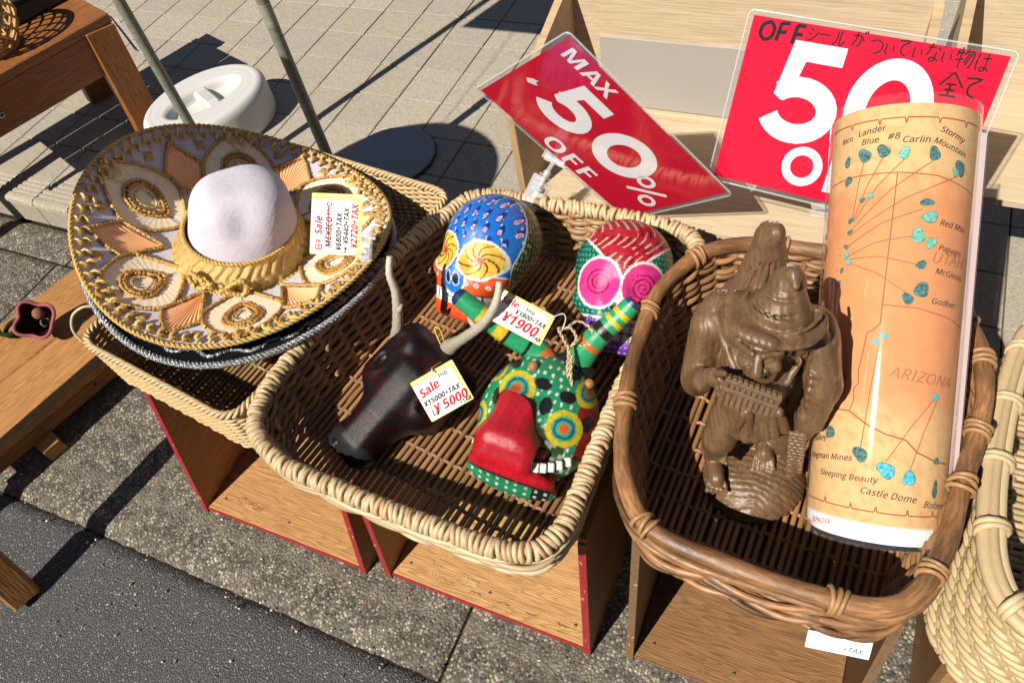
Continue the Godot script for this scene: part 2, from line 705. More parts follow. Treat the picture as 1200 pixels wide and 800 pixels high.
	M.felt_tex = rgb_texture(S, func(k: int) -> Color:
		var s := 0.88 + 0.12 * fb[k] / 255.0
		return Color(s, s, s))
	# cane bark: blotches stretched along u
	var c1 := noise_bytes(FastNoiseLite.TYPE_SIMPLEX, S, 0.03, 3, 61, -1, 6.0)
	M.bark_tex = rgb_texture(S, func(k: int) -> Color:
		var s := 0.84 + 0.18 * smoothstep(0.25, 0.75, c1[k] / 255.0)
		s *= 0.85 + 0.2 * w2[k] / 255.0
		return Color(s, s * 0.97, s * 0.93))

	M.agg = mat(0.85, M.agg_tex, 3.1, M.agg_nrm, 1.0, 0.35)
	M.asphalt = mat(0.8, M.asp_tex, 3.2, M.asp_nrm, 1.0, 0.4)
	M.tile = mat(0.75, M.tile_tex, 5.3, M.tile_nrm, 0.5, 0.4)
	M.wood = mat(0.5, M.wood_tex, 2.2, M.wood_nrm, 0.35, 0.45)
	M.oldwood = mat(0.65, M.wood_tex, 2.6, M.wood_nrm, 0.5, 0.35)
	M.ply = mat(0.55, M.ply_tex, 1.7, M.wood_nrm, 0.2, 0.4)
	M.cane = mat(0.42, M.bark_tex, 9.0, M.wood_nrm, 0.5, 0.5)
	M.wicker = mat(0.45, M.ply_tex, 16.0, M.wood_nrm, 0.6, 0.5)
	M.plain = mat(0.6)
	M.paint = mat(0.3, M.mottle_tex, 12.0, M.mottle_nrm, 0.25, 0.5, 0.0, true)
	M.paper = mat(0.75, null, 1.0, null, 1.0, 0.3)
	M.ink = mat(0.75, null, 1.0, null, 1.0, 0.1)
	M.felt = mat(0.95, M.felt_tex, 18.0, M.felt_nrm, 1.6, 0.15, 0.0, true)
	M.metal = mat(0.38, M.mottle_tex, 6.0, M.mottle_nrm, 0.2, 0.5, 0.75, true)
	M.pole = mat(0.45, M.mottle_tex, 8.0, M.mottle_nrm, 0.25, 0.5, 0.25, true)
	M.gold = mat(0.34, M.mottle_tex, 30.0, M.felt_nrm, 1.6, 0.6, 0.45, true)
	M.silver = mat(0.25, M.mottle_tex, 30.0, M.felt_nrm, 1.6, 0.6, 0.9, true)
	M.varnish = mat(0.33, M.mottle_tex, 14.0, M.mottle_nrm, 0.6, 0.3, 0.0, true)
	M.gloss = mat(0.24, M.mottle_tex, 12.0, M.mottle_nrm, 0.7, 0.5, 0.0, true)
	M.thread = mat(0.45, null, 1.0, M.felt_nrm, 0.5, 0.5)
	M.plastic = mat(0.5, M.felt_tex, 5.0, M.felt_nrm, 0.35, 0.45, 0.0, true)
	M.antler = mat(0.6, M.mottle_tex, 22.0, M.mottle_nrm, 1.5, 0.4, 0.0, true)
	M.carved = mat(0.36, M.mottle_tex, 18.0, M.mottle_nrm, 0.5, 0.5, 0.0, true)
	var cl := StandardMaterial3D.new()
	cl.transparency = BaseMaterial3D.TRANSPARENCY_ALPHA
	cl.albedo_color = Color(0.96, 0.97, 0.98, 0.025)
	cl.roughness = 0.06
	cl.metallic_specular = 0.5
	M.clear = cl
	var cl2: StandardMaterial3D = cl.duplicate()
	cl2.albedo_color = Color(0.94, 0.96, 0.98, 0.20)
	cl2.roughness = 0.12
	M.clip = cl2
	M.card = mat(0.7, null, 1.0, null, 1.0, 0.08)
	var fm: StandardMaterial3D = cl.duplicate()
	fm.albedo_color = Color(0.97, 0.97, 0.98, 0.004)
	fm.roughness = 0.10
	M.film = fm

func _ready() -> void:
	rng.seed = 7
	# ---- camera
	var cam := Camera3D.new()
	cam.name = "camera"
	cam.fov = 47.947
	cam.near = 0.02
	cam.far = 400.0
	cam.transform = Transform3D(Basis(Vector3(0.90908, -0.14785, -0.38950), Vector3(-0.22731, 0.60747, -0.76112), Vector3(0.34915, 0.78046, 0.51863)).orthonormalized(), Vector3(1.75026, 1.32155, 2.09196))
	add_child(cam)
	cam.current = true
	# ---- sky, exposure
	var env := Environment.new()
	env.background_mode = Environment.BG_SKY
	var sky := Sky.new()
	var sm := ProceduralSkyMaterial.new()
	sm.sky_top_color = Color(0.40, 0.47, 0.60)
	sm.sky_horizon_color = Color(0.66, 0.68, 0.72)
	sm.sky_curve = 0.15
	sm.ground_bottom_color = Color(0.30, 0.28, 0.26)
	sm.ground_horizon_color = Color(0.52, 0.53, 0.54)
	sm.sun_angle_max = 12.0
	sky.sky_material = sm
	env.sky = sky
	env.background_energy_multiplier = 0.40
	env.tonemap_mode = Environment.TONE_MAPPER_LINEAR
	env.tonemap_exposure = 1.40
	env.sdfgi_enabled = true
	env.ssao_enabled = true
	env.ssil_enabled = true
	var we := WorldEnvironment.new()
	we.name = "world_environment"
	we.environment = env
	add_child(we)
	# ---- sun: low left in front of the camera's right hand, shadows run away to the back right
	var sun := DirectionalLight3D.new()
	sun.name = "sun"
	sun.light_energy = 1.6
	sun.light_angular_distance = 0.5
	sun.light_color = Color(1.0, 0.97, 0.925)
	sun.shadow_enabled = true
	add_child(sun)
	sun.look_at_from_position(Vector3(-0.31, 1.0, 0.876) * 5.0, Vector3.ZERO, Vector3.UP)

	make_materials()
	print("materials ", Time.get_ticks_msec())
	build_ground()
	print("ground ", Time.get_ticks_msec())
	build_structures()
	print("structures ", Time.get_ticks_msec())
	build_baskets()
	print("baskets ", Time.get_ticks_msec())
	build_hats()
	print("hats ", Time.get_ticks_msec())
	build_masks()
	print("masks ", Time.get_ticks_msec())
	build_statue()
	print("statue ", Time.get_ticks_msec())
	build_poster()
	build_signs()
	build_tags()
	build_left()
	print("done ", Time.get_ticks_msec())

# ---------------------------------------------------------------- ground
func build_ground() -> void:
	# mortar bed under the paving, one sheet far past the frame
	var g := Geo.new()
	g.col = Color(.13, .11, .085)
	g.box(T(0, -0.033, -14.48), Vector3(60, 0.05, 31.0), 0.0, 0)
	var pav := put("pavement", g.mesh(M.tile))
	pav.set_meta("kind", "structure")
	var variants := []
	var tones := [Color(.49, .445, .375), Color(.465, .425, .36), Color(.51, .46, .385), Color(.48, .43, .355), Color(.46, .425, .365), Color(.50, .455, .39)]
	for t in tones.size() * 2:
		g = Geo.new()
		g.col = tones[t % tones.size()]
		g.box(Transform3D(), Vector3(0.1462, 0.014, 0.1462), 0.0014, 0, Vector2(t * 0.237, t * 0.41))
		variants.append(g.mesh(M.tile))
	var rest := Geo.new()
	for r in range(-14, 7):
		for q in range(-22, 22):
			var x := q * 0.15 + 0.075
			var z := r * 0.15 + 0.075
			# the part of the pavement that the photograph looks at
			var near: bool = z > -0.45 and x < 2.3 and x > -1.75 and z > -0.30 - 0.15 * x and (x < 1.25 or z < 0.65 or x > 1.9) and x > -1.65 + max(0.0, z - 0.17) * 0.9
			if near and z > -0.22 - 0.14 * x and not (x > 0.9 and x < 1.9 and z > 0.4):
				put("tile", variants[rng.randi() % variants.size()], pav, Transform3D(Basis(Vector3(rng.randf_range(-1, 1), 0.0, rng.randf_range(-1, 1)).normalized(), rng.randf_range(0, 0.005)), Vector3(x, -0.007 + rng.randf_range(-0.0007, 0.0007), z)))
			else:
				rest.col = tones[rng.randi() % tones.size()]
				rest.box(T(x, -0.007, z), Vector3(0.1462, 0.014, 0.1462), 0.0, 0, Vector2(x * 0.3, z * 0.7))
	var ro := put("outer_tiles", rest.mesh(M.tile), pav)
	ro.set_meta("kind", "stuff")
	# grooved edge tiles and their risers
	var nose := []
	for t in 3:
		g = Geo.new()
		g.col = tones[t]
		var prof := [Vector2(0.0, -0.014), Vector2(0.0, 0.0), Vector2(0.012, 0.0)]
		for k in 4:
			var z0 := 0.014 + k * 0.017
			prof.append_array([Vector2(z0, 0.0), Vector2(z0 + 0.002, -0.003), Vector2(z0 + 0.006, -0.003), Vector2(z0 + 0.008, 0.0)])
		prof.append_array([Vector2(0.084, 0.0), Vector2(0.092, -0.002), Vector2(0.0975, -0.008), Vector2(0.099, -0.018), Vector2(0.096, -0.022)])
		for k in prof.size() - 1:
			var a: Vector2 = prof[k]
			var b: Vector2 = prof[k + 1]
			g.quad(Vector3(-0.0731, a.y, a.x), Vector3(0.0731, a.y, a.x), Vector3(0.0731, b.y, b.x), Vector3(-0.0731, b.y, b.x), Vector3(0, b.x - a.x, a.y - b.y), Vector2(0, a.x + t), Vector2(.146, a.x + t), Vector2(.146, b.x + t), Vector2(0, b.x + t))
		for s in [-1.0, 1.0]:
			g.quad(Vector3(s * 0.0731, 0, 0), Vector3(s * 0.0731, 0, 0.09), Vector3(s * 0.0731, -0.02, 0.096), Vector3(s * 0.0731, -0.02, 0), Vector3(s, 0, 0))
		nose.append(g.mesh(M.tile))
	var riser := []
	for t in 3:
		g = Geo.new()
		g.col = tones[t + 2] * 0.97
		g.box(Transform3D(), Vector3(0.1462, 0.074, 0.012), 0.0012, 0, Vector2(t * 0.3, 0.2))
		riser.append(g.mesh(M.tile))
	g = Geo.new()
	g.col = Color(.13, .11, .085)
	g.box(T(0, -0.062, 1.0), Vector3(60, 0.076, 0.267), 0.0, 0)
	put("step_bed", g.mesh(M.tile), pav)
	for q in range(-16, 16):
		var x := q * 0.15 + 0.075
		put("edge_tile", nose[rng.randi() % 3], pav, T(x, 0.0, 1.0516))
		put("riser_tile", riser[rng.randi() % 3], pav, T(x, -0.0605, 1.1405))
	# gutter: cast slabs of exposed aggregate on a bed
	g = Geo.new()
	g.col = Color(.10, .09, .08)
	g.box(T(0, -0.165, 1.53), Vector3(60, 0.1, 0.80), 0.0, 0)
	var gut := put("gutter", g.mesh(M.agg))
	gut.set_meta("kind", "structure")
	var n := FastNoiseLite.new()
	n.seed = 4
	n.frequency = 3.0
	for band in [[1.148, 1.262, [-3.0, -1.1, -0.285, 0.62, 1.3, 2.2, 4.0]], [1.268, 1.893, [-4.0, -1.5, -0.318, 1.287, 2.65, 5.0]]]:
		var xs: Array = band[2]
		for k in xs.size() - 1:
			var x0: float = xs[k] + 0.003
			var x1: float = xs[k + 1] - 0.003
			g = Geo.new()
			var z0: float = band[0]
			var z1: float = band[1]
			var nu := int((x1 - x0) / 0.02)
			var nv := int((z1 - z0) / 0.02)
			var edge := n
			g.grid(nu, nv, func(a: float, b: float) -> Vector3:
				var x := lerpf(x0, x1, a)
				var z := lerpf(z0, z1, b)
				var y: float = -0.1 + edge.get_noise_2d(x * 4.0, z * 4.0) * 0.0022
				var ed: float = min(min(a * nu, (1.0 - a) * nu), min(b * nv, (1.0 - b) * nv))
				if ed < 0.5:
					y -= 0.012
				if b > 0.999 and z1 > 1.8:
					z += edge.get_noise_1d(x * 14.0) * 0.004
				return Vector3(x, y, z), false, func(a: float, b: float) -> Color:
				var x := lerpf(x0, x1, a)
				var z := lerpf(z0, z1, b)
				var s: float = 1.0 + 0.24 * edge.get_noise_2d(x * 1.7 + 30.0, z * 1.7)
				return Color(.88 * s, .90 * s, .91 * s))
			for q in g.v.size():
				g.uv[q] = Vector2(g.v[q].x, g.v[q].z)
			put("concrete_slab", g.mesh(M.agg), gut)
	# asphalt, its broken edge running along the slabs
	g = Geo.new()
	g.grid(160, 60, func(a: float, b: float) -> Vector3:
		var x: float = lerp(-1.0, 3.0, a)
		var z: float = lerp(1.897, 2.8, b)
		if b < 0.001:
			z += n.get_noise_1d(x * 14.0) * 0.004 + n.get_noise_1d(x * 60.0) * 0.002
		var y: float = -0.103 + n.get_noise_2d(x * 3.0, z * 3.0) * 0.003
		if b < 0.001:
			y -= 0.012
		return Vector3(x, y, z), false, func(a: float, b: float) -> Color:
		var s: float = 1.0 + 0.2 * n.get_noise_2d(a * 9.0, b * 3.0)
		return Color(1.5 * s, 1.5 * s, 1.52 * s))
	for q in g.v.size():
		g.uv[q] = Vector2(g.v[q].x, g.v[q].z)
	var road := put("road", g.mesh(M.asphalt))
	road.set_meta("kind", "structure")
	g = Geo.new()
	g.col = Color(.78, .78, .79)
	g.quad(Vector3(-30, -0.135, 1.86), Vector3(30, -0.135, 1.86), Vector3(30, -0.135, 30), Vector3(-30, -0.135, 30), Vector3.UP, Vector2(-30, 0), Vector2(30, 0), Vector2(30, 30), Vector2(-30, 30))
	put("road_base", g.mesh(M.asphalt), road)
	# loose grit on the gutter and the road
	g = Geo.new()
	for k in 260:
		var x := rng.randf_range(0.1, 1.9)
		var z := rng.randf_range(1.75, 2.1) if rng.randf() < 0.7 else 1.9 + rng.randf_range(-0.02, 0.02)
		var r := rng.randf_range(0.0012, 0.0034)
		var cc: Color = [Color(.5, .46, .4), Color(.2, .19, .18), Color(.62, .6, .55), Color(.33, .24, .17)][rng.randi() % 4]
		g.col = cc
		g.ball(Vector3(x, -0.1 + r * 0.4, z), Vector3(r, r * 0.6, r * rng.randf_range(0.7, 1.2)), 6)
	var grit := put("grit", g.mesh(M.plain))
	tag(grit, "loose grit scattered along the joint of gutter and asphalt", "grit")
	grit.set_meta("kind", "stuff")

# ---------------------------------------------------------------- wooden boxes and the plywood trays
func crate(label: String, x0: float, x1: float, zf: float, zt: float, zb: float, ytop: float, inner: Color, side: Color, edge: Color, called := "wooden_box", floor_col := Color(.42, .25, .12)) -> Node3D:
	var t := thing(called, label, "box", Transform3D(), "open wooden boxes carrying the baskets")
	var th := 0.012
	var y0 := -0.1
	for s in 2:
		var x := x0 if s == 0 else x1 - th
		var g := Geo.new()
		g.col = side
		# side panel with its front edge leaning back
		var o := PackedVector2Array([Vector2(zf, y0), Vector2(zt, ytop - th), Vector2(zb, ytop - th), Vector2(zb, y0)])
		g.slab(Transform3D(Basis(Vector3(0, 0, 1), Vector3(0, 1, 0), Vector3(-1, 0, 0)), Vector3(x, 0, 0)), o, th)
		put("side_panel", g.mesh(M.wood), t)
		g = Geo.new()
		g.col = edge
		var dirv := Vector3(0, ytop - th - y0, zt - zf)
		var bz := dirv.normalized()
		var bs := Basis(Vector3.RIGHT, bz, Vector3.RIGHT.cross(bz))
		var mid := Vector3(x + th * 0.5, (y0 + ytop - th) * 0.5, (zf + zt) * 0.5)
		g.box(Transform3D(bs, mid + bs.z * 0.0015), Vector3(th + 0.001, dirv.length() - 0.002, 0.003), 0.0008, 1)
		put("painted_edge", g.mesh(M.paint), t)
		for q in 4:
			# knocks in the painted edge, bare wood
			g = Geo.new()
			g.col = Color(.55, .36, .18)
			var f := rng.randf_range(0.04, 0.96)
			var pp := Vector3(x + th * rng.randf_range(0.15, 0.85), lerpf(y0, ytop - th, f), lerpf(zf, zt, f))
			g.box(Transform3D(bs * Basis(Vector3.BACK, rng.randf_range(-0.5, 0.5)), pp + bs.z * 0.0031), Vector3(rng.randf_range(0.0015, 0.005), rng.randf_range(0.003, 0.010), 0.0006), 0.0002, 1)
			put("bare_knock", g.mesh(M.oldwood), t)
	for q in 3:
		var gs := Geo.new()
		gs.col = Color(.20, .17, .14)
		gs.ball(Vector3(lerpf(x0 + 0.04, x1 - 0.04, q / 2.0), y0 + 0.0145, zf - 0.035), Vector3(0.0032, 0.0010, 0.0032), 8)
		put("screw_head", gs.mesh(M.metal), t)
	var g2 := Geo.new()
	g2.col = inner
	g2.box(T((x0 + x1) * 0.5, ytop - th * 0.5 + 0.0005, (zt + zb) * 0.5), Vector3(x1 - x0 + 0.002, th, zt - zb), 0.001, 0)
	put("top_panel", g2.mesh(M.wood), t)
	g2 = Geo.new()
	g2.col = floor_col
	g2.box(T((x0 + x1) * 0.5, y0 + th * 0.5 + 0.002, (zf + zb) * 0.5 - 0.002), Vector3(x1 - x0 - th * 2 - 0.002, th, zf - zb - 0.008), 0.001, 0, Vector2(x0, zf))
	put("floor_panel", g2.mesh(M.oldwood), t)
	g2 = Geo.new()
	g2.col = edge
	g2.box(T((x0 + x1) * 0.5, y0 + th * 0.5 + 0.001, zf - 0.004), Vector3(x1 - x0 - th * 2, th - 0.001, 0.004), 0.0008, 0)
	put("painted_edge", g2.mesh(M.paint), t)
	g2 = Geo.new()
	g2.col = inner
	g2.box(T((x0 + x1) * 0.5, (y0 + ytop) * 0.5, zb + 0.006), Vector3(x1 - x0 - th * 2 - 0.002, ytop - y0 - th * 2, 0.01), 0.0, 0)
	put("back_panel", g2.mesh(M.wood), t)
	return t

func build_structures() -> void:
	var red := Color(.36, .03, .035)
	var b1 := crate("honey plywood box with red front edges, under the hat tray", 0.647, 1.064, 1.766, 1.682, 1.22, 0.28, Color(.42, .22, .085), Color(.40, .205, .075), red, "wooden_box", Color(.55, .325, .145))
	var b2 := crate("honey plywood box with red edges and peeling floor, under the mask basket", 1.104, 1.528, 1.754, 1.700, 1.22, 0.28, Color(.42, .22, .085), Color(.40, .205, .075), red, "wooden_box", Color(.60, .375, .175))
	var b3 := crate("dark brown stained box under the brown basket with the carving", 1.588, 1.945, 1.735, 1.668, 1.24, 0.285, Color(.16, .085, .04), Color(.13, .07, .035), Color(.22, .13, .07), "wooden_box", Color(.30, .17, .085))
	var b4 := crate("dark stained box at the right end under the pale palm basket", 2.03, 2.45, 1.66, 1.62, 1.2, 0.205, Color(.20, .11, .05), Color(.26, .145, .07), Color(.18, .10, .045))
	# scars in the veneer of the box floors
	var g := Geo.new()
	var n := FastNoiseLite.new()
	n.seed = 12
	n.frequency = 12.0
	g.col = Color(.62, .44, .24)
	var scar := PackedVector2Array()
	for k in 9:
		scar.append(Vector2(lerpf(-0.012, 0.022, k / 8.0), 0.006 + n.get_noise_1d(k * 7.0) * 0.006))
	for k in 9:
		scar.append(Vector2(lerpf(0.022, -0.012, k / 8.0), -0.006 + n.get_noise_1d(90 + k * 7.0) * 0.004))
	g.slab(Transform3D(Basis(Vector3.RIGHT, Vector3.FORWARD, Vector3.UP), Vector3(1.265, -0.0848, 1.713)), scar, 0.0008)
	put("torn_veneer", g.mesh(M.oldwood), b2)
	g = Geo.new()
	g.col = Color(.10, .055, .025)
	for s in 5:
		var pts := []
		var x0 := 1.22 + s * 0.058
		for k in 6:
			pts.append(Vector2(x0 + k * 0.005, 1.728 + n.get_noise_2d(s * 9.0, k * 3.0) * 0.010))
		var xf := Transform3D(Basis(Vector3.RIGHT, Vector3.BACK, Vector3.UP), Vector3(0, -0.0852, 0))
		g.stroke(xf, pts, rng.randf_range(0.0005, 0.0010))
	put("veneer_crack", g.mesh(M.oldwood), b2)
	g = Geo.new()
	g.col = Color(.16, .12, .09)
	for s in 14:
		var pts := []
		var x0 := 0.70 + rng.randf() * 0.07
		var z0 := 1.712 + rng.randf() * 0.018
		for k in 5:
			pts.append(Vector2(x0 + k * 0.004, z0 + n.get_noise_2d(s * 19.0, k * 5.0) * 0.006))
		g.stroke(Transform3D(Basis(Vector3.RIGHT, Vector3.BACK, Vector3.UP), Vector3(0, -0.0855, 0)), pts, rng.randf_range(0.0004, 0.0009))
	put("scuff", g.mesh(M.oldwood), b1)

	# plywood display tray on its stand, behind the baskets
	for k in 2:
		var x0: float = [1.183, 1.862][k]
		var x1: float = [1.828, 2.52][k]
		var zf: float = [1.102, 0.905][k]
		var zb: float = [0.78, 0.60][k]
		var y0 := 0.318
		var t := thing("plywood_tray", ["pale plywood display tray with a grey board let into its back", "second plywood tray at the right, standing half in shade"][k], "display tray", Transform3D(), "plywood trays behind the baskets")
		var pc := Color(.66, .545, .39)
		g = Geo.new()
		g.col = pc
		g.box(T((x0 + x1) * 0.5, y0, (zf + zb) * 0.5), Vector3(x1 - x0, 0.015, zf - zb), 0.0008, 0)
		put("floor_panel", g.mesh(M.ply), t)
		for s in 2:
			g = Geo.new()
			g.col = Color(.56, .42, .26)
			var x := x0 if s == 0 else x1 - 0.015
			var o := PackedVector2Array([Vector2(zf - 0.002, y0 + 0.008), Vector2(zf - 0.002, 0.515), Vector2(zb + 0.016, 0.60), Vector2(zb + 0.016, y0 + 0.008)])
			g.slab(Transform3D(Basis(Vector3(0, 0, 1), Vector3(0, 1, 0), Vector3(-1, 0, 0)), Vector3(x, 0, 0)), o, 0.015)
			put("side_panel", g.mesh(M.ply), t)
			g = Geo.new()
			g.col = Color(.50, .34, .19)
			g.box(T(x + 0.0075, (y0 + 0.52) * 0.5, zf - 0.001), Vector3(0.0135, 0.19, 0.002), 0.0005, 1)
			put("edge_band", g.mesh(M.ply), t)
		g = Geo.new()
		g.col = pc
		var bp := T((x0 + x1) * 0.5, 0.48, zb + 0.0075)
		g.box(bp, Vector3(x1 - x0, 0.31, 0.015), 0.0008, 0)
		put("back_panel", g.mesh(M.ply), t)
		if k == 0:
			g = Geo.new()
			g.col = Color(.36, .335, .30)
			g.box(T(1.448, 0.416, zb + 0.0175), Vector3(0.40, 0.152, 0.004), 0.0006, 0)
			put("grey_board", g.mesh(M.plain), t)
			g = Geo.new()
			g.col = pc * 1.04
			g.box(T(1.448, 0.332, zb + 0.024), Vector3(0.42, 0.012, 0.014), 0.0008, 0)
			put("ledge", g.mesh(M.ply), t)
			for q in [[1.27, 0.60], [1.60, 0.515], [1.60, 0.60]]:
				g = Geo.new()
				g.col = Color(.12, .09, .07)
				g.ball(Vector3(q[0], q[1], zb + 0.015), Vector3(0.003, 0.003, 0.0012), 8)
				put("screw_head", g.mesh(M.metal), t)
			g = Geo.new()
			g.col = Color(.10, .08, .06)
			g.ball(Vector3(x0 + 0.015, 0.44, zb + 0.12), Vector3(0.001, 0.0026, 0.0026), 8)
			put("screw_head", g.mesh(M.metal), t)
		# legs of the stand
		for q in [[x0 + 0.06, zb + 0.03], [x1 - 0.06, zb + 0.03], [x0 + 0.06, zf - 0.03], [x1 - 0.06, zf - 0.03]]:
			g = Geo.new()
			g.col = Color(.45, .31, .18)
			g.box(T(q[0], 0.155, q[1]), Vector3(0.03, 0.31, 0.03), 0.001, 1)
			put("leg", g.mesh(M.wood), t)

	# canopy poles
	for k in 2:
		var base: Vector3 = [Vector3(0.126, 0, 0.927), Vector3(0.547, 0, 0.915)][k]
		var t := thing("canopy_pole", ["slim grey-green metal pole crossing the white weight", "slim grey-green metal pole with pale scuffs, next to the round dark plate"][k], "pole", T(base.x, 0, base.z), "canopy poles")
		g = Geo.new()
		g.col = Color(.30, .31, .25)
		var pts := []
		for q in 12:
			pts.append(Vector3(0, 0.012 + 2.2 * q / 11.0, 0))
		g.tube(pts, 0.0135, 20)
		put("shaft", g.mesh(M.pole), t)
		g = Geo.new()
		g.col = Color(.2, .2, .18)
		g.lathe(Transform3D(), [Vector2(0.0, 0.0), Vector2(0.045, 0.0), Vector2(0.045, 0.005), Vector2(0.018, 0.007), Vector2(0.0165, 0.05), Vector2(0.0138, 0.052), Vector2(0.0, 0.052)], 24)
		put("foot_plate", g.mesh(M.metal), t)
		if k == 1:
			for q in [[0.31, 0.02], [0.52, 0.05], [0.14, 0.02]]:
				g = Geo.new()
				g.col = Color(.45, .44, .36)
				var pp := [Vector3(0, q[0], 0), Vector3(0, q[0] + q[1], 0)]
				g.tube(pp, 0.0141, 20, false, true)
				put("sleeve", g.mesh(M.pole), t)
	# the banner that hangs between the poles, above the frame, whose shadow lies on the paving
	var bn := thing("hanging_banner", "plain board hung between the canopy poles above the picture", "banner", T(0.5, 1.03, 0.955))
	g = Geo.new()
	g.col = Color(.5, .45, .4)
	g.box(T(0.06, 0.40, 0), Vector3(0.80, 0.8, 0.006), 0.001, 0)
	put("board", g.mesh(M.plain), bn)
	g = Geo.new()
	g.col = Color(.25, .25, .22)
	g.tube([Vector3(-0.39, 0.83, -0.012), Vector3(0.5, 0.83, -0.012)], 0.01, 12)
	put("rail", g.mesh(M.metal), bn)
	# round plate on the paving
	var rp := thing("round_plate", "flat round dark grey plate lying on the paving behind the hats", "plate", T(0.573, 0.0, 0.712))
	g = Geo.new()
	g.col = Color(.30, .31, .32)
	g.lathe(Transform3D(), [Vector2(0.0, 0.001), Vector2(0.122, 0.001), Vector2(0.125, 0.004), Vector2(0.125, 0.011), Vector2(0.121, 0.014), Vector2(0.0, 0.014)], 48)
	put("disc", g.mesh(M.plastic), rp)
	g = Geo.new()
	g.col = Color(.03, .03, .035)
	var ring := []
	for k in 48:
		ring.append(Vector3(cos(TAU * k / 48) * 0.1265, 0.006, sin(TAU * k / 48) * 0.1265))
	g.tube(ring, 0.0035, 6, true)
	put("rubber_rim", g.mesh(M.plastic), rp)
	# white water weight
	var ww := thing("canopy_weight", "white oval plastic water weight with a moulded handle, on the paving", "weight", Transform3D(Basis(Vector3.UP, 1.12), Vector3(-0.052, 0.0, 0.712)))
	g = Geo.new()
	g.col = Color(.62, .61, .585)
	var wp := [Vector2(0.185, 0.0), Vector2(0.193, 0.006), Vector2(0.1955, 0.03), Vector2(0.195, 0.085)]
	for k in 9:
		var a := k / 8.0 * PI / 2.0
		wp.append(Vector2(0.172 + cos(a) * 0.023, 0.092 + sin(a) * 0.026))
	wp.append_array([Vector2(0.165, 0.1183), Vector2(0.162, 0.1165), Vector2(0.159, 0.1183), Vector2(0.142, 0.1180), Vector2(0.139, 0.1162), Vector2(0.136, 0.1178), Vector2(0.131, 0.1172), Vector2(0.124, 0.1145), Vector2(0.118, 0.108), Vector2(0.112, 0.095), Vector2(0.104, 0.086), Vector2(0.092, 0.083), Vector2(0.0, 0.082)])
	var nw := wp.size()
	g.grid(72, nw - 1, func(a: float, b: float) -> Vector3:
		var q: Vector2 = wp[int(round(b * (nw - 1)))]
		var oval: float = 0.78 if q.x > 0.168 else lerpf(0.50, 0.78, clampf((q.x - 0.118) / 0.05, 0.0, 1.0))   # width against length of the oval
		return Vector3(cos(a * TAU) * q.x, q.y, sin(a * TAU) * q.x * oval), false, null, true)
	put("body", g.mesh(M.plastic), ww)
	g = Geo.new()
	g.col = Color(.62, .61, .585)
	g.box(T(0.012, 0.098, 0.0), Vector3(0.046, 0.036, 0.118), 0.010, 2)
	put("handle", g.mesh(M.plastic), ww)
	for k in 9:
		g = Geo.new()
		g.col = Color(.70, .69, .66)
		g.box(T(0.012, 0.1168, -0.032 + k * 0.008), Vector3(0.030, 0.003, 0.003), 0.001, 0)
		put("grip_rib", g.mesh(M.plastic), ww)

# ---------------------------------------------------------------- baskets
func ring_mesh(R: float, r: float, sx: float, mtl: Material, col: Color, seed_: int) -> ArrayMesh:
	var g := Geo.new()
	g.col = col
	var q := RandomNumberGenerator.new()
	q.seed = seed_
	var pts := []
	var rad := []
	var a0 := q.randf() * TAU
	for k in 14:
		var a := TAU * k / 14.0
		var rr := R * (1.0 + 0.05 * sin(a * 2.0 + a0))
		pts.append(Vector3(0.0022 * sin(a + a0), cos(a) * rr, sin(a) * rr))
		rad.append(r * (1.0 + 0.12 * sin(a * 3.0 + a0)))
	g.tube(pts, rad, 6, true, false, null, sx, Vector3.RIGHT)
	return g.mesh(mtl)

func frame_at(loop: Array, k: int) -> Basis:
	var m := loop.size()
	var t: Vector3 = (loop[(k + 1) % m] - loop[(k - 1 + m) % m]).normalized()
	var y := Vector3.UP
	return Basis(t, (y - t * y.dot(t)).normalized(), t.cross(y).normalized())

func weave(t: Node3D, top: Array, bot: Array, rows: int, stakes: int, r: float, amp: float, colf: Callable, mtl: Material, sk_col: Color, wobble := 0.0, sk_r := 1.0) -> void:
	var m := top.size()
	for j in rows:
		var g := Geo.new()
		var pts := []
		var cols := []
		var rad := []
		var f := (j + 0.5) / rows
		for k in m:
			var ph := float(k) / m * stakes * PI + j * PI
			var p: Vector3 = bot[k].lerp(top[k], f)
			p += outward(top, k) * sin(ph) * amp
			p.y += sin(k * 0.13 + j * 2.1) * wobble + sin(k * 0.041 + j * 1.3) * wobble
			pts.append(p)
			cols.append(colf.call(p, j))
			rad.append(r * (1.0 + 0.15 * sin(k * 0.37 + j * 3.0)))
		g.tube(pts, rad, 6, true, false, cols)
		put("weaver", g.mesh(mtl), t)
	for s in stakes:
		var k := int(round(float(s) / stakes * m)) % m
		var g := Geo.new()
		g.col = jitter(sk_col, 0.2)
		var pts := []
		for q in 5:
			pts.append(bot[k].lerp(top[k], q / 4.0) + Vector3(0, 0.002, 0))
		g.tube(pts, r * sk_r, 6)
		put("stake", g.mesh(mtl), t)

func inside(poly: Array, x: float, z: float) -> bool:
	var c := false
	var j := poly.size() - 1
	for i in poly.size():
		var a: Vector3 = poly[i]
		var b: Vector3 = poly[j]
		if (a.z > z) != (b.z > z) and x < (b.x - a.x) * (z - a.z) / (b.z - a.z) + a.x:
			c = not c
		j = i
	return c

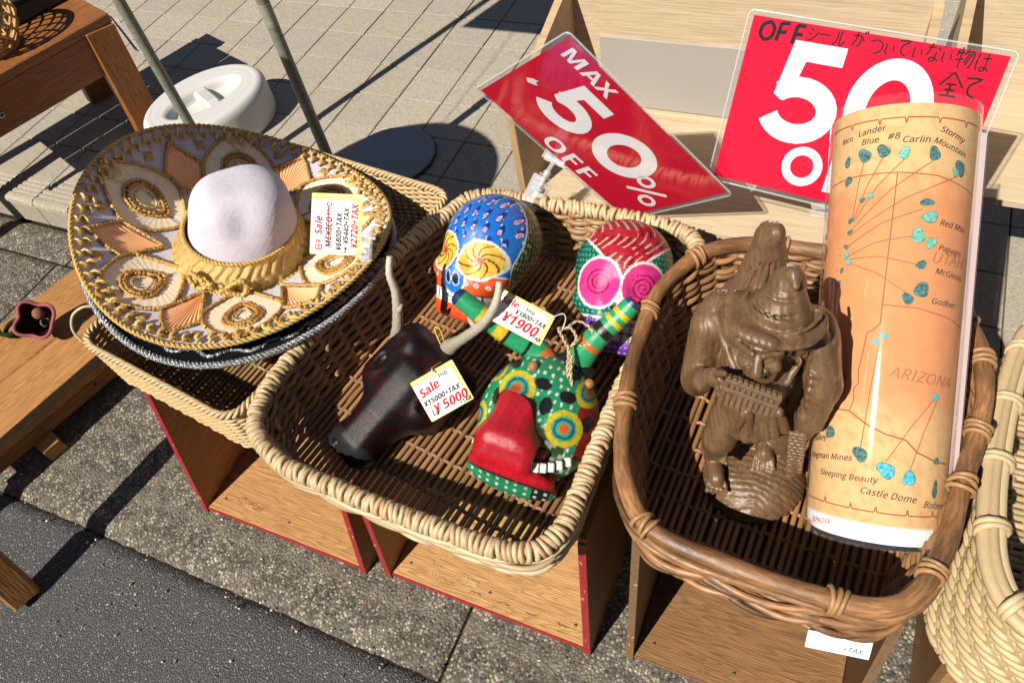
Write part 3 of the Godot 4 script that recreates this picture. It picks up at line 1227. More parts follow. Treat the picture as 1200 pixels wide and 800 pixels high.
func basket_floor(t: Node3D, bot: Array, y: float, dirv: Vector2, step: float, r: float, cross_step: float, col: Color, mtl: Material) -> void:
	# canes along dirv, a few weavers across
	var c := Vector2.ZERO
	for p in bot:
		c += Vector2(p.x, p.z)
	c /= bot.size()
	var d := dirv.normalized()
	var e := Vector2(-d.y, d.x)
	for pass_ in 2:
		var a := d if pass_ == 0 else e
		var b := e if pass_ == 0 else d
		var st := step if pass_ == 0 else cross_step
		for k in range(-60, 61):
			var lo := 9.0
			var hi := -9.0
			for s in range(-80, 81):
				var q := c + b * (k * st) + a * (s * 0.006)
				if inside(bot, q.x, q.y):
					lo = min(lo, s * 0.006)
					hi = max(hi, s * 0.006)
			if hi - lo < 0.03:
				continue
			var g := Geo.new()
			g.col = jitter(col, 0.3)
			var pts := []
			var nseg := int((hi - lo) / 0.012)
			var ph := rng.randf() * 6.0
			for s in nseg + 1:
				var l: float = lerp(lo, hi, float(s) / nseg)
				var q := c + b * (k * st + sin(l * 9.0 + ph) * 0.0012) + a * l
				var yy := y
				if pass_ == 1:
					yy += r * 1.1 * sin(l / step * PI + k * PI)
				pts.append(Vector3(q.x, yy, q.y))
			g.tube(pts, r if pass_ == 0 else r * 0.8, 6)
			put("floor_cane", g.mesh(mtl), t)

func build_baskets() -> void:
	# --- large basket of the masks
	var pts2 := [Vector2(1.128, 1.208), Vector2(1.090, 1.290), Vector2(1.068, 1.348), Vector2(1.042, 1.454), Vector2(1.016, 1.552), Vector2(1.004, 1.636), Vector2(1.007, 1.699), Vector2(1.031, 1.747), Vector2(1.099, 1.780), Vector2(1.209, 1.789), Vector2(1.295, 1.793), Vector2(1.399, 1.794), Vector2(1.465, 1.791), Vector2(1.505, 1.772), Vector2(1.521, 1.730), Vector2(1.524, 1.671), Vector2(1.524, 1.591), Vector2(1.527, 1.485), Vector2(1.540, 1.346), Vector2(1.556, 1.253), Vector2(1.553, 1.211), Vector2(1.520, 1.186), Vector2(1.447, 1.178), Vector2(1.370, 1.175), Vector2(1.293, 1.178), Vector2(1.209, 1.179), Vector2(1.158, 1.186)]
	var t := thing("wicker_basket", "large wicker basket with a coiled cream rim, holding the masks and skulls", "basket", Transform3D(), "wicker baskets on the boxes")
	var rim := loop_points(pts2, 0.400, 285)
	var top := shrink(loop_points(pts2, 0.400, 330), 0.394, 0.003)
	var bot := shrink(top, 0.293, 0.020)
	var g := Geo.new()
	g.col = Color(.52, .36, .20)
	g.tube(rim, 0.0082, 10, true)
	put("rim_core", g.mesh(M.wicker), t)
	var rings := []
	for k in 5:
		rings.append(ring_mesh(0.0104, 0.0040, 1.0, M.wicker, [Color(.66, .51, .31), Color(.70, .56, .36), Color(.61, .45, .26), Color(.68, .53, .34), Color(.57, .42, .25)][k], k + 3))
	for k in rim.size():
		var b := frame_at(rim, k)
		# a bare stretch of core where the wrapping has gone, at the back by the clip
		if rim[k].z < 1.3 and rim[k].x > 1.235 and rim[k].x < 1.265:
			continue
		b = b * Basis(Vector3.UP, 0.10 + rng.randf_range(-0.09, 0.09)) * Basis(Vector3.BACK, rng.randf_range(-0.07, 0.07)) * Basis(Vector3.RIGHT, rng.randf() * TAU)
		put("rim_wrap", rings[rng.randi() % 5], t, Transform3D(b, rim[k] + Vector3(rng.randf_range(-.0008, .0008), rng.randf_range(-.001, .001), rng.randf_range(-.0008, .0008))))
	weave(t, top, bot, 13, 62, 0.0048, 0.0042, func(p: Vector3, j: int) -> Color:
		var s := 0.75 + 0.5 * fposmod(sin(j * 12.9898 + floor(p.x * 20.0) * 3.1) * 43.7, 1.0)
		return Color(.40 * s, .235 * s, .115 * s), M.wicker, Color(.40, .25, .13), 0.0012, 0.9)
	# loose border strands below the rim, outside at the front and the right
	for j in 8:
		g = Geo.new()
		var pts := []
		var m := top.size()
		var cols := []
		for k in m:
			var f := 0.90 - j * 0.098
			var p: Vector3 = bot[k].lerp(top[k], f) + outward(top, k) * (0.0110 + 0.0045 * sin(k * 0.19 * (1.0 + j * 0.07) + j * 1.9))
			p.y += 0.0035 * sin(k * 0.115 + j * 2.2)
			pts.append(p)
			var s := 0.9 + 0.2 * sin(k * 0.05 + j)
			cols.append(Color(.68 * s, .53 * s, .33 * s))
		g.tube(pts, 0.0044, 7, true, false, cols)
		put("border_strand", g.mesh(M.wicker), t)
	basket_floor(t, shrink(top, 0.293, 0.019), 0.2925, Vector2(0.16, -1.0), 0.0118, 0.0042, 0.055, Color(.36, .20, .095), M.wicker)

	# cut ends of canes standing out of the weave, inside
	for q in 34:
		var k := rng.randi() % top.size()
		if top[k].z > 1.72:
			continue
		g = Geo.new()
		g.col = jitter(Color(.52, .35, .18), 0.25)
		var f := rng.randf_range(0.2, 0.85)
		var a: Vector3 = bot[k].lerp(top[k], f)
		var tn: Vector3 = (top[(k + 2) % top.size()] - top[k]).normalized()
		var ow := outward(top, k)
		g.tube([a - tn * 0.012, a + tn * 0.004 - ow * 0.006, a + tn * 0.016 - ow * rng.randf_range(0.010, 0.016) + Vector3(0, rng.randf_range(-0.004, 0.006), 0)], rng.randf_range(0.0028, 0.0042), 7)
		put("cane_end", g.mesh(M.wicker), t)
	# --- flat tray under the hats
	var trp := []
	var cs := [Vector2(0.600, 1.692), Vector2(0.974, 1.744), Vector2(1.088, 1.190), Vector2(0.665, 1.132)]
	for k in 4:
		var a: Vector2 = cs[k]
		var b: Vector2 = cs[(k + 1) % 4]
		var d := (b - a).normalized()
		trp.append(a + d * 0.035)
		for q in [0.25, 0.5, 0.75]:
			trp.append(a.lerp(b, q))
		trp.append(b - d * 0.035)
		trp.append(b - d * 0.010 + (cs[(k + 2) % 4] - b).normalized() * 0.010)
	t = thing("wicker_tray", "shallow pale wicker tray under the stacked hats, on the left box", "tray", Transform3D(), "wicker baskets on the boxes")
	top = loop_points(trp, 0.390, 400)
	bot = shrink(top, 0.284, 0.006)
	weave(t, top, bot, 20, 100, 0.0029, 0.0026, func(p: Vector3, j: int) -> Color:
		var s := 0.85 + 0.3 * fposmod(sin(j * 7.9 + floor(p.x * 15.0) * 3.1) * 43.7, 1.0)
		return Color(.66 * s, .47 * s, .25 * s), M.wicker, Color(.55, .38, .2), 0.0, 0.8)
	for h in 3:
		g = Geo.new()
		g.col = [Color(.72, .55, .32), Color(.64, .46, .26), Color(.70, .52, .30)][h]
		var pts := []
		for k in 1200:
			var kk := k / 3
			var f := (k % 3) / 3.0
			var p: Vector3 = top[kk].lerp(top[(kk + 1) % 400], f)
			var ph := TAU * (k / 1200.0 * 62.0 + h / 3.0)
			pts.append(p + outward(top, kk) * cos(ph) * 0.0045 + Vector3(0, sin(ph) * 0.0045 + 0.002, 0))
		g.tube(pts, 0.0032, 5, true)
		put("border_strand", g.mesh(M.wicker), t)
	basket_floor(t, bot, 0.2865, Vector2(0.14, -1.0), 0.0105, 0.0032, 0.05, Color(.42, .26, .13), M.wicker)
	g = Geo.new()
	g.col = Color(.66, .55, .38)
	g.tube(smooth_path([Vector3(0.601, .388, 1.690), Vector3(0.590, .410, 1.684), Vector3(0.594, .432, 1.668), Vector3(0.612, .440, 1.650), Vector3(0.630, .430, 1.640)], 6), 0.0026, 6)
	put("loose_cane", g.mesh(M.wicker), t)

	# --- brown basket with cane rim
	var pts3 := [Vector2(1.590, 1.262), Vector2(1.556, 1.308), Vector2(1.534, 1.373), Vector2(1.535, 1.456), Vector2(1.541, 1.522), Vector2(1.564, 1.625), Vector2(1.592, 1.686), Vector2(1.635, 1.726), Vector2(1.724, 1.738), Vector2(1.817, 1.740), Vector2(1.877, 1.734), Vector2(1.916, 1.707), Vector2(1.940, 1.643), Vector2(1.952, 1.550), Vector2(1.962, 1.480), Vector2(1.966, 1.412), Vector2(1.953, 1.340), Vector2(1.921, 1.285), Vector2(1.878, 1.245), Vector2(1.806, 1.228), Vector2(1.725, 1.228), Vector2(1.654, 1.233)]
	t = thing("wicker_basket", "brown basket with a thick bare cane rim, holding the carving and the rolled map", "basket", Transform3D(), "wicker baskets on the boxes")
	rim = loop_points(pts3, 0.452, 160)
	top = shrink(loop_points(pts3, 0.452, 300), 0.440, 0.004)
	bot = shrink(top, 0.302, 0.020)
	g = Geo.new()
	var rc := []
	var rr := []
	for k in rim.size():
		var s := 0.75 + 0.35 * sin(k * 0.31) * sin(k * 0.113 + 2.0)
		rc.append(Color(.38 * s, .20 * s, .090 * s))
		rr.append(0.0112 + 0.0007 * sin(k * 0.45))
	g.tube(rim, rr, 18, true, true, rc)
	put("cane_rim", g.mesh(M.cane), t)
	var low := shrink(loop_points(pts3, 0.428, 200), 0.424, -0.004)
	for j in 2:
		g = Geo.new()
		g.col = Color(.32, .17, .08)
		var pts := []
		for k in low.size():
			pts.append(low[k] + outward(low, k) * (0.002 * j + 0.003 * sin(k * 0.2 + j * 3.0)) + Vector3(0, -0.012 * j + 0.004 * sin(k * 0.11 + j * 2.0), 0))
		g.tube(pts, 0.0052, 8, true)
		put("border_strand", g.mesh(M.cane), t)
	var bring := ring_mesh(0.0136, 0.0030, 1.0, M.wicker, Color(.44, .25, .11), 4)
	for f in [0.02, 0.10, 0.205, 0.315, 0.45, 0.53, 0.605, 0.655, 0.72, 0.765, 0.80, 0.94]:
		var k := int(f * rim.size()) % rim.size()
		for d in 3:
			var b := frame_at(rim, k)
			put("binding", bring, t, Transform3D(b * Basis(Vector3.UP, rng.randf_range(-.15, .15)) * Basis(Vector3.RIGHT, rng.randf() * 6.0), rim[k] + b.x * (d - 1) * 0.0072))
	weave(t, top, bot, 18, 46, 0.0046, 0.0050, func(p: Vector3, j: int) -> Color:
		var s := 0.7 + 0.6 * fposmod(sin(j * 12.9 + floor(p.x * 16.0) * 5.1) * 43.7, 1.0)
		return Color(.34 * s, .18 * s, .082 * s), M.wicker, Color(.30, .155, .07), 0.0025, 1.0)
	for j in 6:
		g = Geo.new()
		var pts := []
		var cols := []
		var m := top.size()
		for k in m:
			var f := 0.84 - j * 0.10
			var p: Vector3 = bot[k].lerp(top[k], f) + outward(top, k) * (0.013 + 0.006 * sin(k * 0.17 * (1.0 + j * 0.09) + j * 1.9))
			p.y += 0.006 * sin(k * 0.093 + j * 2.2)
			pts.append(p)
			var s := 0.75 + 0.45 * sin(k * 0.06 + j * 2.0)
			cols.append(Color(.36 * s, .19 * s, .088 * s))
		g.tube(pts, 0.0046, 7, true, false, cols)
		put("border_strand", g.mesh(M.cane), t)
	basket_floor(t, shrink(top, 0.302, 0.019), 0.3015, Vector2(0.05, -1.0), 0.0105, 0.0040, 0.045, Color(.33, .17, .075), M.wicker)

	# --- pale palm-leaf basket at the right edge
	var pts4 := [Vector2(2.028, 1.262), Vector2(2.008, 1.37), Vector2(2.000, 1.48), Vector2(2.000, 1.55), Vector2(2.005, 1.605), Vector2(2.022, 1.648), Vector2(2.055, 1.674), Vector2(2.13, 1.685), Vector2(2.3, 1.68), Vector2(2.44, 1.65), Vector2(2.47, 1.5), Vector2(2.45, 1.3), Vector2(2.3, 1.235), Vector2(2.12, 1.23), Vector2(2.055, 1.236)]
	t = thing("palm_basket", "pale basket of plaited palm strips with a lashed stick rim, at the right edge", "basket", Transform3D(), "wicker baskets on the boxes")
	rim = loop_points(pts4, 0.392, 140)
	for j in 3:
		g = Geo.new()
		g.col = [Color(.62, .48, .29), Color(.55, .42, .26), Color(.66, .53, .33)][j]
		var pts := []
		for k in rim.size():
			pts.append(rim[k] + outward(rim, k) * (0.009 - j * 0.009) + Vector3(0, [0.0, 0.005, -0.001][j], 0))
		g.tube(pts, [0.0085, 0.006, 0.007][j], 9, true)
		put("rim_stick", g.mesh(M.wicker), t)
	bring = ring_mesh(0.0175, 0.0032, 1.3, M.wicker, Color(.68, .54, .33), 9)
	for k in range(2, rim.size(), 8):
		for d in 2:
			var b := frame_at(rim, k)
			put("binding", bring, t, Transform3D(b * Basis(Vector3.UP, rng.randf_range(-.12, .12)), rim[k] + b.x * d * 0.0065))
	top = shrink(loop_points(pts4, 0.392, 480), 0.386, 0.002)
	bot = shrink(top, 0.212, -0.030)
	var mm := top.size()
	for j in 18:
		g = Geo.new()
		var pts := []
		var cols := []
		for k in mm:
			var seg := int(k / 3)
			var over: float = 1.0 if ((seg + j) % 4) < 2 else -1.0
			var nxt: float = 1.0 if ((seg + 1 + j) % 4) < 2 else -1.0
			var f := (k % 3) / 3.0
			var w := lerpf(over, nxt, smoothstep(0.5, 1.0, f))
			pts.append(bot[k].lerp(top[k], (j + 0.5) / 18.0) + outward(top, k) * w * 0.0022)
			var s := 0.85 + 0.3 * fposmod(sin(j * 3.3 + floor(k / 60.0)) * 91.7, 1.0)
			cols.append(Color(.60 * s, .46 * s, .26 * s))
		g.tube(pts, 0.0056, 6, true, false, cols, 1.0)
		put("palm_strip", g.mesh(M.wicker), t)
	for s in mm / 3:
		var k := s * 3
		g = Geo.new()
		g.col = jitter(Color(.56, .43, .25), 0.2)
		var pts := []
		var ow := outward(top, k)
		for q in 37:
			var j := int(q / 2)
			var over: float = -1.0 if ((s + j) % 4) < 2 else 1.0
			pts.append(bot[k].lerp(top[k], q / 36.0) + ow * over * 0.0022)
		g.tube(pts, 0.0062, 6, false, true, null, 0.3, ow)
		put("palm_strip", g.mesh(M.wicker), t)
	basket_floor(t, bot, 0.212, Vector2(1.0, 0.0), 0.011, 0.005, 0.02, Color(.5, .38, .22), M.wicker)

# ---------------------------------------------------------------- hats
const HAT_R := 0.27

func brim_point(r: float, a: float, off := 0.0) -> Vector3:
	var s: float = clamp((r - 0.10) / 0.17, 0.0, 1.0)
	var y := -0.065 + (0.065 + 0.038 * cos(2.0 * a)) * pow(s, 1.8)
	return Vector3(cos(a) * r, y + off, sin(a) * r)

func brim_frame(r: float, a: float, off := 0.0) -> Transform3D:
	var e := 0.002
	var p := brim_point(r, a, 0)
	var dr := (brim_point(r + e, a) - brim_point(r - e, a)).normalized()
	var da := (brim_point(r, a + e / r) - brim_point(r, a - e / r)).normalized()
	var n := da.cross(dr).normalized()
	if n.y < 0.0:
		n = -n
	return Transform3D(Basis(dr, n, dr.cross(n)), p + n * off)

func beaded(path: Array, r: float, bump: float, pitch: float) -> Array:
	# resample a path so that bead bulges follow one another; returns [points, radii]
	var out := []
	var rad := []
	for k in path.size() - 1:
		var a: Vector3 = path[k]
		var b: Vector3 = path[k + 1]
		var n: int = max(1, int(a.distance_to(b) / pitch * 4.0))
		for s in n:
			out.append(a.lerp(b, float(s) / n))
	for k in out.size():
		var w := 1.0 + bump * (1.0 if k % 4 < 2 else -1.0) + rng.randf_range(-0.12, 0.12)
		rad.append(r * w)
		out[k] += Vector3(rng.randf_range(-1, 1), rng.randf_range(-0.4, 1), rng.randf_range(-1, 1)) * r * 0.3
	return [out, rad]

func petal_edge(a0: float, f: float) -> Vector2:
	# outline of the pointed petal, f 0..1 from base round the tip back to base: (radius, angle)
	var s := f * 2.0 if f < 0.5 else (1.0 - f) * 2.0
	var side := -1.0 if f < 0.5 else 1.0
	var r := lerpf(0.118, 0.266, s)
	var w := 0.34 * (1.0 - pow(absf(2.0 * pow(s, 0.9) - 1.0), 1.7)) + 0.05 * (1.0 - s)
	return Vector2(r, a0 + side * w)

func build_hats() -> void:
	var n := Vector3(0.26112, 0.95843, -0.11505)
	var x := Vector3(0.96531, -0.25925, 0.03112)
	var base := Transform3D(Basis(x, n, x.cross(n)).orthonormalized().scaled_local(Vector3.ONE * 0.963), Vector3(0.8010, 0.4779, 1.4228))
	var gold := Color(.86, .58, .18)
	var t := thing("sombrero", "white felt sombrero with gold embroidery and orange thread fans", "hat", base, "stacked sombreros")
	var NZ := FastNoiseLite.new()
	NZ.seed = 3
	NZ.frequency = 4.0
	# brim, top and underside
	var g := Geo.new()
	g.col = Color(.74, .70, .79)
	g.grid(150, 44, func(a: float, b: float) -> Vector3: return brim_point(lerpf(0.085, HAT_R, b), a * TAU, 0.0) + Vector3(0, 0.0008 * NZ.get_noise_2d(a * 40.0, b * 9.0), 0), false, null, true)
	g.grid(150, 20, func(a: float, b: float) -> Vector3: return brim_point(lerpf(0.085, HAT_R, b), a * TAU, -0.005), true, null, true)
	put("brim", g.mesh(M.felt), t)
	# crown: felt dome with pinched sides
	g = Geo.new()
	g.col = Color(.74, .70, .79)
	g.grid(150, 80, func(a: float, b: float) -> Vector3:
		var an := a * TAU
		var h := -0.064 + 0.186 * b
		var r := 0.104 - 0.034 * b
		var top: float = clamp((b - 0.55) / 0.45, 0.0, 1.0)
		r *= sqrt(max(0.0, 1.0 - pow(top, 2.4)))
		var rise := 0.020 * pow(top, 1.5)
		var q := Vector3(cos(an) * r * 0.98 + 0.006, h - rise * 1.35, sin(an) * r * 1.06 - 0.006)
		# two soft dents in the front of the dome
		for d in [[Vector3(0.046, 0.050, 0.040), 0.024, 0.026], [Vector3(-0.05, 0.05, -0.05), 0.03, 0.012], [Vector3(0.0, 0.09, 0.0), 0.03, 0.008]]:
			var w: float = exp(-q.distance_squared_to(d[0]) / (2.0 * d[1] * d[1]))
			q -= Vector3(q.x, q.y + 0.02, q.z).normalized() * w * d[2]
		q += Vector3(q.x, 0.02, q.z).normalized() * (0.0005 * NZ.get_noise_3d(q.x * 30.0, q.y * 30.0, q.z * 30.0) + 0.0005 * NZ.get_noise_3d(q.x * 110.0, q.y * 110.0, q.z * 110.0))
		return q, false, null, true)
	put("crown", g.mesh(M.felt), t)
	# gold band with raised scrolls
	g = Geo.new()
	g.col = gold
	g.grid(220, 14, func(a: float, b: float) -> Vector3:
		var an := a * TAU
		var h := -0.066 + 0.054 * b
		var r := 0.1185 - 0.0235 * b + 0.004 * sin(PI * b)
		r += 0.0022 * sin(an * 40.0 + sin(b * 9.0) * 2.0) * sin(PI * b) + 0.002 * absf(sin(an * 13.0 + b * 5.0))
		if b < 0.13 or b > 0.87:
			r += 0.003 + 0.0012 * sin(an * 110.0)
		return Vector3(cos(an) * r * 0.98 + 0.004 * b, h, sin(an) * r * 1.05 - 0.004 * b), false, func(a: float, b: float) -> Color:
		var k: float = 0.75 + 0.5 * absf(sin(a * 130.0 + b * 7.0))
		var pale: float = 0.55 if (b > 0.2 and b < 0.8) else 0.0
		return Color(gold.r * k, gold.g * k, gold.b * k).lerp(Color(.70, .52, .22), pale), true)
	put("hat_band", g.mesh(M.gold), t)
	for h in [-0.064, -0.012]:
		for ph in 2:
			g = Geo.new()
			g.col = gold
			var pts := []
			for k in 360:
				var an := TAU * k / 360.0
				var tw := an * 46.0 + ph * PI
				var rr: float = (0.1225 if h < -0.03 else 0.0990) + cos(tw) * 0.0022
				pts.append(Vector3(cos(an) * rr * 0.98 + 0.002, h + sin(tw) * 0.0022, sin(an) * rr * 1.05 - 0.002))
			g.tube(pts, 0.0024, 6, true)
			put("band_cord", g.mesh(M.gold), t)
	# bow of gold cord on the front of the band
	for s in [-1.0, 1.0]:
		g = Geo.new()
		g.col = gold
		var pts := []
		for k in 26:
			var f := k / 25.0
			var an: float = 1.25 + s * (0.05 + 0.42 * sin(f * PI) * (1.0 - 0.3 * f))
			pts.append(Vector3(cos(an) * 0.127, -0.05 + 0.045 * sin(f * TAU) * 0.5 + 0.02 * f, sin(an) * 0.132))
		var bd := beaded(pts, 0.0042, 0.15, 0.006)
		g.tube(bd[0], bd[1], 7)
		put("band_bow", g.mesh(M.gold), t)
	# six embroidered petals, six thread fans between them
	for k in 6:
		var a0 := deg_to_rad(173.0 - 60.0 * k)
		# pale satin fill, ridged by radiating stitches
		g = Geo.new()
		g.grid(64, 10, func(a: float, b: float) -> Vector3:
			var e := petal_edge(a0, a)
			var c := Vector2(0.165, a0)
			var q := Vector2(lerpf(c.x, e.x, b * 0.97), lerpf(c.y, e.y, b * 0.97))
			return brim_point(q.x, q.y, 0.0016 + 0.0008 * sin(a * 150.0)), true, func(a: float, b: float) -> Color:
			var st: float = 0.5 + 0.5 * sin(a * 150.0)
			return Color(.82, .71, .57).lerp(Color(.80, .55, .22), 0.55 * st * smoothstep(0.3, 0.9, b)))
		put("petal", g.mesh(M.thread), t)
		var path := []
		for q in 61:
			var e := petal_edge(a0, q / 60.0)
			path.append(brim_frame(e.x, e.y, 0.004).origin)
		var bd := beaded(path, 0.0029, 0.30, 0.0055)
		g = Geo.new()
		g.col = Color(.80, .48, .13)
		g.tube(bd[0], bd[1], 6)
		put("petal_outline", g.mesh(M.gold), t)
		# teardrop scroll inside
		for ring in 3:
			path = []
			for q in 49:
				var an := q / 48.0 * TAU
				var rr: float = [0.031, 0.025, 0.015][ring]
				var tear: float = 1.0 + 0.35 * pow(maxf(0.0, -cos(an)), 3.0)
				var lr := 0.194 + cos(an) * rr * 1.0 * tear
				var la := a0 + sin(an) * rr / 0.194 * 1.05
				path.append(brim_frame(lr, la, 0.0035 + 0.001 * ring).origin)
			bd = beaded(path, [0.0030, 0.0034, 0.0020][ring], 0.32, 0.006)
			g = Geo.new()
			g.col = [Color(.78, .44, .12), Color(.70, .36, .09), Color(.85, .60, .25)][ring]
			g.tube(bd[0], bd[1], 6)
			put("scroll", g.mesh(M.gold), t)
		# pale spray of stitches at the tip of the petal
		for s in 9:
			g = Geo.new()
			g.col = Color(.80, .62, .30)
			var an := lerpf(-0.9, 0.9, s / 8.0)
			var p0 := brim_frame(0.232, a0 + sin(an) * 0.006, 0.004).origin
			var p1 := brim_frame(0.232 + cos(an) * 0.022, a0 + sin(an) * 0.022 / 0.24, 0.003).origin
			g.tube([p0, (p0 + p1) * 0.5 + Vector3(0, 0.001, 0), p1], 0.0011, 5)
			put("stitch", g.mesh(M.thread), t)
		# fan of orange thread
		var f0 := a0 - deg_to_rad(30.0)
		g = Geo.new()
		g.grid(96, 8, func(a: float, b: float) -> Vector3:
			var w := lerpf(-1.0, 1.0, a)
			var inner := Vector2(0.135, f0)
			var outer := Vector2(0.246 - 0.042 * absf(w), f0 + w * 0.175)
			var q := inner.lerp(outer, b)
			return brim_point(q.x, q.y, 0.0022 + 0.0013 * sin(a * 96.0 * PI / 4.0) * b), true, func(a: float, b: float) -> Color:
			var st: float = 0.5 + 0.5 * sin(a * 96.0 * PI / 4.0)
			return Color(.88, .40, .15).lerp(Color(.93, .63, .42), st * 0.75 * b))
		put("thread_fan", g.mesh(M.thread), t)
		path = []
		for q in 41:
			var w := lerpf(-1.0, 1.0, q / 40.0)
			path.append(brim_frame(0.248 - 0.042 * absf(w), f0 + w * 0.185, 0.0035).origin)
		var p2 := [brim_frame(0.137, f0 - 0.02, 0.0035).origin]
		for q in path:
			p2.append(q)
		p2.append(brim_frame(0.137, f0 + 0.02, 0.0035).origin)
		bd = beaded(p2, 0.0031, 0.3, 0.0055)
		g = Geo.new()
		g.col = Color(.78, .47, .13)
		g.tube(bd[0], bd[1], 6)
		put("fan_outline", g.mesh(M.gold), t)
		# little gold flowers near the edge
		for d in [-11.5, 13.0]:
			var fr := brim_frame(0.238, f0 + deg_to_rad(d), 0.0012)
			g = Geo.new()
			g.col = Color(.68, .40, .13)
			g.grid(30, 6, func(a: float, b: float) -> Vector3:
				var r := 0.0105 * (0.72 + 0.34 * absf(cos(a * TAU * 2.0))) * (1.0 - b)
				return Vector3(cos(a * TAU) * r, 0.0042 * sqrt(b) - 0.0015 * smoothstep(0.7, 1.0, b), sin(a * TAU) * r), false, null, true)
			put("gold_flower", g.mesh(M.gold), t, fr * Transform3D(Basis(Vector3.UP, rng.randf() * 3.0), Vector3.ZERO))
	# braid round the edge: one twisted loop after another
	var lm := []
	for k in 3:
		g = Geo.new()
		g.col = [gold, Color(.76, .46, .12), Color(.88, .62, .22)][k]
		var pts := []
		for q in 31:
			var f := q / 30.0
			var an := f * TAU * 1.5 + k * 0.4
			pts.append(Vector3(0.0125 * (1.0 - 2.0 * f) + 0.001 * k, 0.0045 + 0.0035 * sin(an), 0.0042 * cos(an)))
		var rd := []
		for q in 31:
			rd.append(0.0033 * (0.75 + 0.5 * sin(PI * q / 30.0)) * (1.0 + 0.15 * sin(q * 2.1)))
		g.tube(pts, rd, 7)
		lm.append(g.mesh(M.gold))
	for k in 74:
		var fr := brim_frame(0.2565, TAU * k / 74.0, 0.0005)
		fr.basis = fr.basis * Basis(Vector3.UP, 0.35 + rng.randf_range(-0.1, 0.1))
		put("braid_loop", lm[rng.randi() % 3], t, fr)
	for ph in 2:
		g = Geo.new()
		g.col = gold
		var pts := []
		for k in 900:
			var an := TAU * k / 900.0
			var tw := an * 95.0 + ph * PI
			pts.append(brim_point(HAT_R + 0.001 + cos(tw) * 0.0026, an, -0.001 + sin(tw) * 0.0028))
		g.tube(pts, 0.0028, 5, true)
		put("edge_cord", g.mesh(M.gold), t)
	# ---- dark hat under it, only its silver edge and the dark felt show
	var off := base
	off.origin += Vector3(0.006, -0.026, 0.012)
	t = thing("sombrero", "black sombrero with silver glittering edge under the white one", "hat", off, "stacked sombreros")
	g = Geo.new()
	g.col = Color(.015, .015, .017)
	g.grid(120, 30, func(a: float, b: float) -> Vector3: return brim_point(lerpf(0.02, HAT_R, b), a * TAU, -0.002), false, null, true)
	g.grid(120, 30, func(a: float, b: float) -> Vector3: return brim_point(lerpf(0.02, HAT_R, b), a * TAU, -0.008), true, null, true)
	put("brim", g.mesh(M.felt), t)
	for ph in 3:
		g = Geo.new()
		g.col = Color(.55, .56, .58)
		var pts := []
		for k in 800:
			var an := TAU * k / 800.0
			var tw := an * 80.0 + ph * TAU / 3.0
			pts.append(brim_point(HAT_R + 0.001 + cos(tw) * 0.0045, an, -0.006 + sin(tw) * 0.0045))
		g.tube(pts, 0.0030, 5, true)
		put("edge_cord", g.mesh(M.silver), t)
	g = Geo.new()
	g.col = Color(.5, .51, .53)
	var path := []
	for k in 181:
		path.append(brim_frame(0.245 + 0.008 * sin(k * 0.8), TAU * k / 180.0, 0.001).origin)
	var bd2 := beaded(path, 0.0032, 0.35, 0.006)
	g.tube(bd2[0], bd2[1], 6)
	put("silver_embroidery", g.mesh(M.silver), t)
	# crown of the dark hat, hidden in the upper one, reaching down to the tray
	g = Geo.new()
	g.col = Color(.02, .02, .022)
	g.lathe(Transform3D(), [Vector2(0.0, -0.112), Vector2(0.16, -0.105), Vector2(0.17, -0.09), Vector2(0.10, -0.075)], 40)
	put("lining", g.mesh(M.felt), t)

# ---------------------------------------------------------------- painted skulls, masks
static func el(p: Vector2, c: Vector2, r: Vector2) -> float:
	# under 1 inside the ellipse
	return Vector2((p.x - c.x) / r.x, (p.y - c.y) / r.y).length()

static func cell_hash(i: int, j: int) -> float:
	return fposmod(sin(i * 127.1 + j * 311.7) * 43758.547, 1.0)

func skull_solid(s: Solid) -> void:
	s.ell(Vector3(0, 0.026, -0.014), Vector3(0.079, 0.080, 0.092), Basis(), 0.02)
	s.ell(Vector3(0, -0.030, 0.020), Vector3(0.060, 0.060, 0.062), Basis(), 0.035)
	s.rbox(Vector3(0, -0.066, 0.034), Vector3(0.026, 0.024, 0.022), 0.018, Basis(), 0.025)
	for x in [-1.0, 1.0]:
		s.ell(Vector3(x * 0.050, -0.030, 0.040), Vector3(0.022, 0.014, 0.024), Basis(), 0.018)
		s.ell(Vector3(x * 0.033, 0.002, 0.094), Vector3(0.027, 0.025, 0.016), Basis(), 0.012, true)
	s.ell(Vector3(0, -0.024, 0.076), Vector3(0.014, 0.022, 0.016), Basis(), 0.016)

